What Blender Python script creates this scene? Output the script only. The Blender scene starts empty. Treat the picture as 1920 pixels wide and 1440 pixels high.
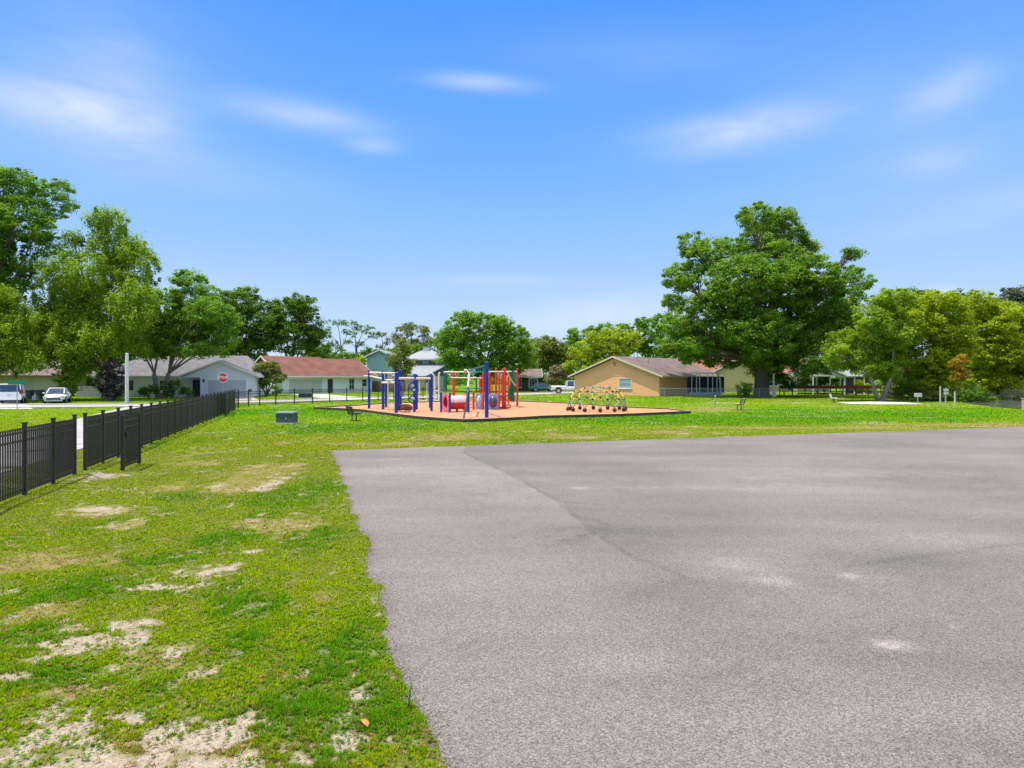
import bpy, math, random
import numpy as np
from mathutils import Vector, Matrix
random.seed(7)
scene = bpy.context.scene
R = math.radians
COL = scene.collection

# ------------------------------------------------------------------ camera
F, HOR, EYE = 1200.0, 705.0, 2.6            # focal length (photo px), horizon row, eye height
cam_d = bpy.data.cameras.new("camera"); cam = bpy.data.objects.new("camera", cam_d); COL.objects.link(cam)
cam.location = (0, 0, EYE); cam.rotation_euler = (R(90), 0, 0)
cam_d.sensor_width = 36; cam_d.lens = 36 * F / 1920; cam_d.shift_y = -15 / 1920
cam_d.clip_start = 0.1; cam_d.clip_end = 3000
scene.camera = cam

# ------------------------------------------------------------------ sun, sky, exposure
SUN = Vector((-0.97, -0.22, 0)).normalized() * math.cos(R(73)) + Vector((0, 0, math.sin(R(73))))
sun_d = bpy.data.lights.new("sun", 'SUN'); sun_d.energy = 3.35; sun_d.angle = R(0.5); sun_d.color = (1.0, 0.965, 0.9)
sun = bpy.data.objects.new("sun", sun_d); COL.objects.link(sun)
sun.rotation_euler = SUN.to_track_quat('Z', 'Y').to_euler()
scene.view_settings.view_transform = 'Standard'; scene.view_settings.look = 'None'
scene.view_settings.gamma = 1.0; scene.view_settings.exposure = 0.6

W = bpy.data.worlds.new("World"); scene.world = W; W.use_nodes = True
wn, wl = W.node_tree.nodes, W.node_tree.links
bg = wn["Background"]; bg.inputs[1].default_value = 0.12
sky = wn.new("ShaderNodeTexSky"); sky.sky_type = 'NISHITA'; sky.sun_disc = False
sky.sun_elevation = R(73); sky.sun_rotation = math.atan2(SUN.x, SUN.y)
sky.air_density = 1.0; sky.dust_density = 0.6; sky.ozone_density = 2.2
tc = wn.new("ShaderNodeTexCoord")
def wmath(op, a, b=None, c=None, clamp=False):
    n = wn.new("ShaderNodeMath"); n.operation = op; n.use_clamp = clamp
    for i, v in enumerate((a, b, c)):
        if v is None: continue
        if isinstance(v, (int, float)): n.inputs[i].default_value = v
        else: wl.new(v, n.inputs[i])
    return n.outputs[0]
def wdot(vec):
    n = wn.new("ShaderNodeVectorMath"); n.operation = 'DOT_PRODUCT'
    wl.new(tc.outputs["Generated"], n.inputs[0]); n.inputs[1].default_value = vec
    return n.outputs["Value"]
mp = wn.new("ShaderNodeMapping"); mp.inputs["Scale"].default_value = (2.6, 2.6, 11); mp.inputs["Rotation"].default_value = (0, R(7), 0)
wl.new(tc.outputs["Generated"], mp.inputs[0])
nz = wn.new("ShaderNodeTexNoise"); nz.inputs["Scale"].default_value = 1.6; nz.inputs["Detail"].default_value = 7; nz.inputs["Roughness"].default_value = 0.6
nz.inputs["Distortion"].default_value = 0.3
wl.new(mp.outputs[0], nz.inputs["Vector"])
wisp = wmath('MULTIPLY_ADD', nz.outputs[0], 3.0, -0.85, clamp=True)
# each wisp: photo direction, angular half-size, tilt, strength
CLOUDS = [(130, 205, 190, 50, .05, .46), (225, 212, 90, 46, .0, .34), (190, 130, 120, 120, 0, .24), (570, 216, 140, 26, .05, .50), (905, 155, 95, 15, .05, .55), (1350, 250, 150, 34, -.02, .62),
          (1450, 225, 130, 36, -.12, .30), (1780, 165, 80, 34, -.3, .40), (1755, 305, 60, 26, 0, .26), (700, 274, 48, 14, 0, .32), (1850, 395, 180, 34, -.1, .28),
          (1130, 590, 190, 34, -.1, .6), (930, 525, 120, 14, 0, .25), (420, 330, 220, 40, 0, .12), (1190, 100, 220, 50, .1, .12), (1765, 548, 34, 12, 0, .6),
          (1720, 250, 330, 190, 0, .16), (120, 180, 300, 180, 0, .16), (300, 540, 400, 60, 0, .12)]
total = None
for cx, cy, rx, ry, tilt, st in CLOUDS:
    d = Vector(((cx - 960) / F, 1, (HOR - cy) / F)); L = d.length; d.normalize()
    t = Vector((d.y, -d.x, 0)).normalized(); u = t.cross(d).normalized()
    t2 = t * math.cos(tilt) - u * math.sin(tilt); u2 = u * math.cos(tilt) + t * math.sin(tilt)
    a = wdot(t2 * (F * L / rx)); b = wdot(u2 * (F * L / ry))
    r2 = wmath('ADD', wmath('MULTIPLY', a, a), wmath('MULTIPLY', b, b))
    g = wmath('MULTIPLY', wmath('EXPONENT', wmath('MULTIPLY', r2, -1.0)), wmath('GREATER_THAN', wdot(d), 0))
    g = wmath('MULTIPLY', g, st)
    total = g if total is None else wmath('ADD', total, g)
cloud = wmath('MULTIPLY', total, wmath('ADD', wmath('MULTIPLY', wisp, 0.62), 0.38), clamp=True)
# the camera's saturated rendering of the sky: Nishita graded towards this deeper blue by elevation
sepz = wn.new("ShaderNodeSeparateXYZ"); wl.new(tc.outputs["Generated"], sepz.inputs[0])
grad = wn.new("ShaderNodeValToRGB"); ge = grad.color_ramp.elements
STOPS = [(0.0, (.62, .77, .98)), (.07, (.53, .71, .98)), (.17, (.35, .60, .98)), (.32, (.165, .45, 1.0)), (.52, (.075, .325, 1.0)), (.56, (.40, .60, 1.1)), (.67, (1.45, 1.5, 1.65)), (1.0, (1.75, 1.75, 1.8))]   # last stops: unseen bright veil added overhead to lift the shade
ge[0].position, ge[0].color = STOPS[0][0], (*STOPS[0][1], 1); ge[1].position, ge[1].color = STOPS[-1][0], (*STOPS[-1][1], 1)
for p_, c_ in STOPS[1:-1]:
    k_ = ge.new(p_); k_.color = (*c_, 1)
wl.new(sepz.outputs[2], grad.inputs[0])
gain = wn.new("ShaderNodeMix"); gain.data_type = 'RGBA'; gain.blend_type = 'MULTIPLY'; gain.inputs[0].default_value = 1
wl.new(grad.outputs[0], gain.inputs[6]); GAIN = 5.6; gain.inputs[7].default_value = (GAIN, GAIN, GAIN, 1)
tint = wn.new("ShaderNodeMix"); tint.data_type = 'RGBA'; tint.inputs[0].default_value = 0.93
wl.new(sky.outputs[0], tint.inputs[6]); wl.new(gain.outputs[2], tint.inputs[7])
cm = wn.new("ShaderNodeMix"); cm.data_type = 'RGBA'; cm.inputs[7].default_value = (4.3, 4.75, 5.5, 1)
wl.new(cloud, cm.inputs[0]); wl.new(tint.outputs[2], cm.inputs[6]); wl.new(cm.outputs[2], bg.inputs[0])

# ------------------------------------------------------------------ layout helpers
def G(px, py):                      # a place on the ground seen at this spot of the photo
    y = F * EYE / (py - HOR); return ((px - 960) / F * y, y)
def XY(px, Y): return (px - 960) / F * Y
def Z(py, Y): return EYE + (HOR - py) / F * Y
def P(px, py, Y): return Vector((XY(px, Y), Y, Z(py, Y)))

# ------------------------------------------------------------------ materials
MATS = {}
def mat(name, color, rough=0.7, var=0.12, scale=6.0, bump=0.0, bscale=None, metal=0.0, spec=0.35, color2=None, detail=5, stretch=None, trans=0.0):
    if name in MATS: return MATS[name]
    m = bpy.data.materials.new(name); m.use_nodes = True; MATS[name] = m
    n, l = m.node_tree.nodes, m.node_tree.links
    b = n["Principled BSDF"]; b.inputs["Roughness"].default_value = rough; b.inputs["Metallic"].default_value = metal
    b.inputs["Specular IOR Level"].default_value = spec
    t = n.new("ShaderNodeTexCoord"); v = t.outputs["Object"]
    if stretch:
        mm = n.new("ShaderNodeMapping"); mm.inputs["Scale"].default_value = stretch; l.new(v, mm.inputs[0]); v = mm.outputs[0]
    nt = n.new("ShaderNodeTexNoise"); nt.inputs["Scale"].default_value = scale; nt.inputs["Detail"].default_value = detail; l.new(v, nt.inputs["Vector"])
    cr = n.new("ShaderNodeValToRGB"); c = color; c2 = color2
    if c2 is None:
        lo = [x * (1 - var) for x in c]; hi = [min(1, x * (1 + var)) for x in c]
    else: lo, hi = c, c2
    cr.color_ramp.elements[0].color = (*lo, 1); cr.color_ramp.elements[1].color = (*hi, 1)
    cr.color_ramp.elements[0].position = 0.3; cr.color_ramp.elements[1].position = 0.7
    l.new(nt.outputs[0], cr.inputs[0]); l.new(cr.outputs[0], b.inputs["Base Color"])
    if bump:
        n2 = n.new("ShaderNodeTexNoise"); n2.inputs["Scale"].default_value = bscale or scale * 8; n2.inputs["Detail"].default_value = 4; l.new(v, n2.inputs["Vector"])
        bp = n.new("ShaderNodeBump"); bp.inputs["Strength"].default_value = bump; bp.inputs["Distance"].default_value = 0.02
        l.new(n2.outputs[0], bp.inputs["Height"]); l.new(bp.outputs[0], b.inputs["Normal"])
    return m
def leaf_mat(name, dark, mid, light, trans=0.52):
    if name in MATS: return MATS[name]
    m = bpy.data.materials.new(name); m.use_nodes = True; MATS[name] = m
    n, l = m.node_tree.nodes, m.node_tree.links
    b = n["Principled BSDF"]; b.inputs["Roughness"].default_value = 0.55; b.inputs["Specular IOR Level"].default_value = 0.25
    g = n.new("ShaderNodeNewGeometry")
    cr = n.new("ShaderNodeValToRGB"); e = cr.color_ramp.elements
    e[0].color = (*dark, 1); e[0].position = 0.0; e[1].color = (*light, 1); e[1].position = 1.0
    k = e.new(0.5); k.color = (*mid, 1)
    t = n.new("ShaderNodeTexCoord"); nt = n.new("ShaderNodeTexNoise"); nt.inputs["Scale"].default_value = 0.45; nt.inputs["Detail"].default_value = 3
    l.new(t.outputs["Object"], nt.inputs["Vector"])
    mx = n.new("ShaderNodeMath"); mx.operation = 'MULTIPLY_ADD'; mx.inputs[1].default_value = 0.55
    ad = n.new("ShaderNodeMath"); ad.operation = 'MULTIPLY_ADD'; ad.inputs[1].default_value = 1.4; ad.inputs[2].default_value = -0.47
    l.new(nt.outputs[0], ad.inputs[0]); l.new(g.outputs["Random Per Island"], mx.inputs[0]); l.new(ad.outputs[0], mx.inputs[2])
    l.new(mx.outputs[0], cr.inputs[0]); l.new(cr.outputs[0], b.inputs["Base Color"])
    tr = n.new("ShaderNodeBsdfTranslucent"); l.new(cr.outputs[0], tr.inputs["Color"])
    ms = n.new("ShaderNodeMixShader"); ms.inputs[0].default_value = trans
    l.new(b.outputs[0], ms.inputs[1]); l.new(tr.outputs[0], ms.inputs[2]); l.new(ms.outputs[0], n["Material Output"].inputs["Surface"])
    return m

WHITE = mat("white_paint", (.78, .78, .77), .5, .04)
CREAM = mat("cream_coated_metal", (.72, .66, .50), .4, .05)
BLACK_METAL = mat("black_powder_coat", (.034, .029, .026), .42, .2, 9, spec=.45)
BLUE = mat("blue_plastic_coat", (.018, .045, .30), .4, .12)
TEAL = mat("teal_plastic", (.008, .20, .17), .4, .12)
RED = mat("red_plastic", (.62, .045, .035), .4, .1)
DKRED = mat("dark_red_plastic", (.20, .025, .018), .5, .2)
PINK = mat("faded_red_panel", (.72, .20, .24), .5, .2, 3)
PALEBLUE = mat("pale_blue_panel", (.30, .40, .70), .5, .12)
GLASS = mat("dark_glass", (.025, .032, .042), .06, .2, spec=.6)
BLUEGLASS = mat("sky_tinted_glass", (.05, .08, .13), .05, .2, spec=.8)
RUBBER = mat("rubber", (.018, .018, .018), .8, .2)
STEEL = mat("galvanised_steel", (.42, .43, .43), .4, .12, metal=.6)
CARWHITE = mat("white_car_paint", (.80, .81, .82), .22, .02, spec=.6)
CHROME = mat("chrome", (.6, .6, .62), .15, .03, metal=1.0)
BARK = mat("bark", (.085, .062, .045), .9, .4, 3.0, bump=.8, bscale=14, color2=(.20, .155, .12), stretch=(4, 4, 1))
PALEBARK = mat("pale_bark", (.16, .125, .10), .9, .4, 3.0, bump=.8, bscale=14, color2=(.34, .29, .24), stretch=(4, 4, 1))
WOOD = mat("weathered_wood", (.17, .12, .085), .85, .3, 3, bump=.3, color2=(.27, .20, .15), stretch=(8, 8, 1))
GREYWOOD = mat("grey_weathered_wood", (.22, .21, .21), .9, .3, 3, color2=(.36, .34, .33), stretch=(8, 8, 1))
CONCRETE = mat("pale_concrete", (.46, .43, .385), .85, .1, .8, bump=.15, bscale=30, color2=(.56, .53, .48), detail=9)

# ------------------------------------------------------------------ mesh builder
class MB:
    def __init__(s): s.v = []; s.f = []; s.mi = []; s.cur = 0
    def add(s, vs, fs):
        o = len(s.v); s.v += [tuple(v) for v in vs]
        for f in fs: s.f.append(tuple(i + o for i in f)); s.mi.append(s.cur)
        return s
    def hexa(s, p):      # 4 bottom then 4 top
        return s.add(p, [(3, 2, 1, 0), (4, 5, 6, 7), (0, 1, 5, 4), (1, 2, 6, 5), (2, 3, 7, 6), (3, 0, 4, 7)])
    def box(s, c, d, rz=0.0, M=None):
        hx, hy, hz = d[0] / 2, d[1] / 2, d[2] / 2
        p = [Vector((x, y, z)) for z in (-hz, hz) for x, y in ((-hx, -hy), (hx, -hy), (hx, hy), (-hx, hy))]
        m = M if M is not None else Matrix.Rotation(rz, 3, 'Z')
        return s.hexa([m @ q + Vector(c) for q in p])
    def beam(s, a, b, w, h=None):
        a, b = Vector(a), Vector(b); d = b - a; h = h or w
        if d.length < 1e-6: return s
        d.normalize(); up = Vector((0, 0, 1)) if abs(d.z) < .98 else Vector((0, 1, 0))
        x = d.cross(up).normalized() * (w / 2); y = x.cross(d).normalized() * (h / 2)
        return s.hexa([a - x - y, a + x - y, b + x - y, b - x - y, a - x + y, a + x + y, b + x + y, b - x + y])
    def tube(s, pts, r, n=8, cap=True):
        pts = [Vector(p) for p in pts]; rs = r if isinstance(r, (list, tuple)) else [r] * len(pts)
        vs = []; k = len(pts); prev = None
        for i, p in enumerate(pts):
            d = (pts[min(i + 1, k - 1)] - pts[max(i - 1, 0)])
            if d.length < 1e-9: d = Vector((0, 0, 1))
            d.normalize()
            if prev is None:
                up = Vector((0, 0, 1)) if abs(d.z) < .9 else Vector((1, 0, 0)); x = d.cross(up).normalized()
            else:
                x = (prev - d * prev.dot(d))
                x = x.normalized() if x.length > 1e-6 else d.orthogonal().normalized()
            prev = x; y = d.cross(x)
            for j in range(n):
                a = 2 * math.pi * j / n; vs.append(p + (x * math.cos(a) + y * math.sin(a)) * rs[i])
        fs = [(i * n + j, i * n + (j + 1) % n, (i + 1) * n + (j + 1) % n, (i + 1) * n + j) for i in range(k - 1) for j in range(n)]
        if cap: fs += [tuple(range(n - 1, -1, -1)), tuple((k - 1) * n + j for j in range(n))]
        return s.add(vs, fs)
    def cyl(s, a, b, r, r2=None, n=10): return s.tube([a, b], [r, r if r2 is None else r2], n)
    def ball(s, c, r, n=8, m=5, zs=1.0):
        vs = []; c = Vector(c)
        for i in range(m + 1):
            t = math.pi * i / m
            for j in range(n):
                a = 2 * math.pi * j / n; vs.append(c + Vector((r * math.sin(t) * math.cos(a), r * math.sin(t) * math.sin(a), r * zs * math.cos(t))))
        return s.add(vs, [(i * n + j, (i + 1) * n + j, (i + 1) * n + (j + 1) % n, i * n + (j + 1) % n) for i in range(m) for j in range(n)])
    def prism(s, poly, axis_from, axis_to):   # polygon points (Vector) swept by a vector
        a = [Vector(p) + Vector(axis_from) for p in poly]; b = [Vector(p) + Vector(axis_to) for p in poly]; n = len(poly)
        return s.add(a + b, [tuple(range(n - 1, -1, -1)), tuple(range(n, 2 * n))] + [(i, (i + 1) % n, n + (i + 1) % n, n + i) for i in range(n)])
    def loft(s, rings, cap=True):
        n = len(rings[0]); vs = [p for r in rings for p in r]; k = len(rings)
        fs = [(i * n + j, i * n + (j + 1) % n, (i + 1) * n + (j + 1) % n, (i + 1) * n + j) for i in range(k - 1) for j in range(n)]
        if cap: fs += [tuple(range(n - 1, -1, -1)), tuple((k - 1) * n + j for j in range(n))]
        return s.add(vs, fs)
    def build(s, name, m, parent=None, smooth=False, bevel=0.0):
        me = bpy.data.meshes.new(name); me.from_pydata(s.v, [], s.f)
        ms = m if isinstance(m, (list, tuple)) else [m]
        for q in ms: me.materials.append(q)
        if len(ms) > 1: me.polygons.foreach_set("material_index", s.mi)
        if smooth:
            me.polygons.foreach_set("use_smooth", [True] * len(s.f))
        me.update()
        o = bpy.data.objects.new(name, me); COL.objects.link(o)
        if smooth:
            try: me.set_sharp_from_angle(angle=R(42))
            except Exception: pass
        if bevel:
            b = o.modifiers.new("bevel", 'BEVEL'); b.width = bevel; b.segments = 2; b.limit_method = 'ANGLE'
        if parent is not None: o.parent = parent
        return o
def tag(o, label=None, cat=None, group=None, kind=None):
    if label: o["label"] = label
    if cat: o["category"] = cat
    if group: o["group"] = group
    if kind: o["kind"] = kind
    return o
def thing(name, label, cat, loc=(0, 0, 0), rz=0.0, group=None):
    o = bpy.data.objects.new(name, None); COL.objects.link(o); o.location = loc; o.rotation_euler = (0, 0, rz); o.empty_display_size = .3
    return tag(o, label, cat, group)
def copy_tree(o, parent=None):
    c = o.copy(); COL.objects.link(c)
    if parent is not None: c.parent = parent
    for ch in list(o.children): copy_tree(ch, c)
    return c
def np_mesh(name, verts, nper, m, parent=None, colors=None, smooth=False):   # many loose faces of nper corners each
    nv = len(verts); nf = nv // nper
    me = bpy.data.meshes.new(name)
    me.vertices.add(nv); me.vertices.foreach_set("co", np.ascontiguousarray(verts, dtype=np.float32).ravel())
    me.loops.add(nv); me.loops.foreach_set("vertex_index", np.arange(nv, dtype=np.int32))
    me.polygons.add(nf); me.polygons.foreach_set("loop_start", np.arange(0, nv, nper, dtype=np.int32))
    try: me.polygons.foreach_set("loop_total", np.full(nf, nper, dtype=np.int32))
    except Exception: pass
    if colors is not None:
        at = me.attributes.new("tone", 'FLOAT_COLOR', 'POINT'); c4 = np.ones((nv, 4), dtype=np.float32); c4[:, :3] = colors; at.data.foreach_set("color", c4.ravel())
    me.materials.append(m); me.update(calc_edges=True)
    o = bpy.data.objects.new(name, me); COL.objects.link(o)
    if parent is not None: o.parent = parent
    return o
def grid_mesh(name, X, Y, Zc, m, attrs=None):
    ny, nx = X.shape
    v = np.stack([X, Y, Zc], -1).reshape(-1, 3).astype(np.float32)
    i = np.arange(ny - 1)[:, None] * nx + np.arange(nx - 1)[None, :]
    q = np.stack([i, i + 1, i + 1 + nx, i + nx], -1).reshape(-1, 4).astype(np.int32)
    me = bpy.data.meshes.new(name); me.vertices.add(len(v)); me.vertices.foreach_set("co", v.ravel())
    me.loops.add(q.size); me.loops.foreach_set("vertex_index", q.ravel())
    me.polygons.add(len(q)); me.polygons.foreach_set("loop_start", np.arange(0, q.size, 4, dtype=np.int32))
    try: me.polygons.foreach_set("loop_total", np.full(len(q), 4, dtype=np.int32))
    except Exception: pass
    me.polygons.foreach_set("use_smooth", np.ones(len(q), dtype=bool))
    for k, a in (attrs or {}).items():
        at = me.attributes.new(k, 'FLOAT', 'POINT'); at.data.foreach_set("value", np.ascontiguousarray(a, dtype=np.float32).ravel())
    me.materials.append(m); me.update(calc_edges=True)
    o = bpy.data.objects.new(name, me); COL.objects.link(o); return o

# ------------------------------------------------------------------ noise and lawn fields
_rs = np.random.RandomState(5); _T = _rs.rand(512, 512)
def vnoise(x, y):
    xi = np.floor(x).astype(int); yi = np.floor(y).astype(int); fx = x - xi; fy = y - yi
    fx = fx * fx * (3 - 2 * fx); fy = fy * fy * (3 - 2 * fy)
    g = lambda a, b: _T[a & 511, b & 511]
    return (g(xi, yi) * (1 - fx) + g(xi + 1, yi) * fx) * (1 - fy) + (g(xi, yi + 1) * (1 - fx) + g(xi + 1, yi + 1) * fx) * fy
def fbm(x, y, s, o=4):
    t = 0; a = 1; n = 0
    for k in range(o):
        t = t + a * vnoise(x * s + 17.3 * k, y * s + 9.1 * k); n += a; a *= .55; s *= 2.1
    return t / n
def sstep(a, b, x):
    t = np.clip((x - a) / (b - a), 0, 1); return t * t * (3 - 2 * t)
SAND = [(271, 1167, 50, 14), (137, 1217, 62, 20), (317, 1221, 30, 15), (375, 1075, 55, 17), (300, 1100, 40, 9), (33, 1267, 30, 15), (217, 1254, 38, 16), (683, 1175, 16, 8),
        (679, 1304, 28, 12), (95, 1380, 105, 50), (375, 1380, 120, 48), (637, 1396, 50, 18), (233, 1342, 65, 16), (475, 1033, 12, 5), (40, 1420, 110, 34), (400, 1430, 150, 34), (210, 1430, 120, 22), (260, 1195, 40, 16), (420, 1065, 30, 12), (190, 1200, 40, 12), (640, 1425, 50, 16),
        (208, 954, 35, 8), (517, 905, 20, 18), (200, 893, 40, 6), (20, 1110, 15, 8), (560, 1425, 40, 15)]
DRY = [(70, 1054, 90, 25), (320, 912, 48, 13), (208, 958, 50, 12), (237, 985, 32, 14), (510, 982, 90, 9), (375, 988, 55, 12), (470, 905, 60, 22), (125, 1300, 45, 10), (290, 1225, 60, 20),
       (850, 819, 85, 8), (1060, 817, 70, 5), (1260, 811, 90, 4), (380, 868, 60, 9), (520, 880, 60, 12), (600, 1120, 60, 16), (540, 1270, 30, 9), (300, 1420, 260, 40), (1500, 802, 250, 3),
       (1300, 770, 70, 3.5), (1330, 765, 60, 2), (560, 1090, 40, 12), (110, 1140, 60, 12), (330, 1140, 60, 14), (1800, 796, 200, 3), (700, 832, 90, 4)]
LUSHB = [(1330, 785, 420, 9), (1600, 775, 300, 8), (700, 800, 160, 8), (560, 772, 140, 8), (110, 1110, 110, 34), (60, 1190, 60, 26), (560, 925, 80, 22), (100, 1265, 95, 28), (650, 1215, 60, 55),
         (690, 1330, 80, 50), (560, 1330, 90, 40), (470, 1130, 70, 26), (290, 1050, 60, 12), (600, 1010, 60, 20), (430, 1010, 60, 10), (620, 1420, 60, 30), (470, 1190, 50, 30), (350, 930, 60, 8)]
def blobs(x, y, lst):
    t = np.zeros_like(x)
    for cx, cy, rx, ry in lst:
        gx, gy = G(cx, cy); sx = rx * gy / F; sy = ry * gy * gy / (F * EYE)
        d = ((x - gx) / sx) ** 2 + ((y - gy) / sy) ** 2
        t = np.maximum(t, np.exp(-d * .75))
    return t
def fields(x, y):
    n1 = fbm(x, y, .55, 5); n2 = fbm(x + 40, y + 7, 1.7, 4); n3 = fbm(x - 13, y + 31, .22, 4); n4 = fbm(x + 3, y - 11, 5.0, 3)
    nearw = 1 - sstep(22, 34, y)
    rag = (n2 - .5) * 1.0 + (n4 - .5) * .9
    n5 = fbm(x + 71, y + 23, 11.0, 2)
    n6 = fbm(x + 11, y + 57, 24.0, 2)
    sand = sstep(.34, 1.08, blobs(x, y, SAND) * 1.15 + rag * 1.5 + (n5 - .5) * 1.5 + (n6 - .5) * .9)
    dry = sstep(.28, .90, blobs(x, y, DRY) * 1.05 + rag * 1.2 + (n5 - .5) * .6 + nearw * (n1 - .44) * 1.5)
    lush = sstep(.30, .95, blobs(x, y, LUSHB) * .75 + (n3 - .42) * 1.0 + (n2 - .5) * 1.1 + (n5 - .5) * .5 + .19 + .20 * sstep(28, 45, y)) * (1 - .7 * dry)
    return sand, dry, lush

FENCE_X = lambda y: -6.46 - 0.30 * y          # line of the black fence
PADL = [G(*p) for p in [(620, 845), (635, 880), (655, 940), (672, 985), (690, 1050), (708, 1120), (722, 1190), (735, 1260), (757, 1320), (787, 1380), (818, 1440)]]
PADL = sorted([(y, x) for x, y in PADL]); _py = np.array([-30.0] + [p[0] for p in PADL]); _px = np.array([PADL[0][1] + .25 * 3] + [p[1] for p in PADL])
def pad_left(y): return np.interp(y, _py, _px) + (vnoise(y * 2.3, y * 0 + 3.3) - .5) * .20 + (vnoise(y * 7.1, y * 0 + 8.3) - .5) * .08
C0 = np.array(G(620, 845)); C1 = np.array(G(1920, 800)); PD = (C1 - C0) / np.linalg.norm(C1 - C0)
def pad_far(x): return C0[1] + (x - C0[0]) * PD[1] / PD[0]
def in_pad(x, y): return (x > pad_left(np.minimum(y, C0[1]))) & (y < pad_far(x))

# ------------------------------------------------------------------ ground
def lawn_material():
    m = bpy.data.materials.new("lawn"); m.use_nodes = True
    n, l = m.node_tree.nodes, m.node_tree.links; b = n["Principled BSDF"]; b.inputs["Roughness"].default_value = .95; b.inputs["Specular IOR Level"].default_value = 0.0
    t = n.new("ShaderNodeTexCoord")
    def noise(s, d, st=None):
        k = n.new("ShaderNodeTexNoise"); k.inputs["Scale"].default_value = s; k.inputs["Detail"].default_value = d
        if st:
            mm = n.new("ShaderNodeMapping"); mm.inputs["Scale"].default_value = st; l.new(t.outputs["Object"], mm.inputs[0]); l.new(mm.outputs[0], k.inputs["Vector"])
        else: l.new(t.outputs["Object"], k.inputs["Vector"])
        return k.outputs[0]
    def mix(f, a, bb):
        k = n.new("ShaderNodeMix"); k.data_type = 'RGBA'
        if isinstance(f, float): k.inputs[0].default_value = f
        else: l.new(f, k.inputs[0])
        for s, v in ((6, a), (7, bb)):
            if isinstance(v, tuple): k.inputs[s].default_value = (*v, 1)
            else: l.new(v, k.inputs[s])
        return k.outputs[2]
    def ramp(v, a, bb):
        k = n.new("ShaderNodeMapRange"); k.inputs[1].default_value = a; k.inputs[2].default_value = bb; l.new(v, k.inputs[0]); return k.outputs[0]
    def attr(nm):
        k = n.new("ShaderNodeAttribute"); k.attribute_name = nm; return k.outputs["Fac"]
    fine = noise(26, 6); mid = noise(3.1, 6); speck = noise(90, 3)
    lime = mix(ramp(fine, .3, .7), (.075, .16, .004), (.20, .29, .012))
    lush = mix(ramp(fine, .3, .7), (.035, .14, .004), (.085, .235, .008))
    g = mix(ramp(attr("lush"), 0, 1), lime, lush)
    thatch = mix(ramp(mid, .35, .65), (.20, .155, .055), (.33, .245, .115))
    thatch = mix(ramp(fine, .45, .6), thatch, (.17, .19, .02))
    g = mix(attr("dry"), g, thatch)
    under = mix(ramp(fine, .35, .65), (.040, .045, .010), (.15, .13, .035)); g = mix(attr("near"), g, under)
    sandc = mix(ramp(fine, .35, .65), (.27, .215, .15), (.43, .36, .28)); sandc = mix(ramp(speck, .55, .7), sandc, (.16, .13, .085))
    g = mix(attr("sand"), g, sandc)
    l.new(g, b.inputs["Base Color"])
    bp = n.new("ShaderNodeBump"); bp.inputs["Strength"].default_value = .9; bp.inputs["Distance"].default_value = .03; l.new(fine, bp.inputs["Height"]); l.new(bp.outputs[0], b.inputs["Normal"])
    return m
def axis(segs):
    out = [np.arange(a, b, s) for a, b, s in segs]; return np.concatenate(out)
gx = axis([(-900, -120, 60), (-120, -40, 4), (-40, -13, .6), (-13, .3, .07), (.3, 10, .5), (10, 60, 2), (60, 120, 6), (120, 901, 60)])
gy = axis([(-300, -20, 40), (-20, 3, 1.5), (3, 16, .07), (16, 26, .14), (26, 60, .5), (60, 120, 2), (120, 300, 20), (300, 1701, 100)])
GX, GY = np.meshgrid(gx, gy)
s_, d_, l_ = fields(GX, GY)
def lawn_z(x, y, sand=None):
    s = fields(x, y)[0] if sand is None else sand
    n = (fbm(x, y, 1.1, 3) - .5) * .05 - s * .012
    n = n * (1 - sstep(22, 30, np.abs(y)))
    dp = np.minimum((x - pad_left(np.minimum(y, C0[1]))) / 1.0, (pad_far(x) - y))   # depth inside the lot
    return n * sstep(.0, -.15, dp) * (1 - sstep(-.12, 0, dp)) - .06 * sstep(.05, .4, dp)
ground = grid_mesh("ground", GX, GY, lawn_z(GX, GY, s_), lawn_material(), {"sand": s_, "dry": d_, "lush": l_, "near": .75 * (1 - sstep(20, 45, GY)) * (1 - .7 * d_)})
tag(ground, kind="structure")

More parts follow.
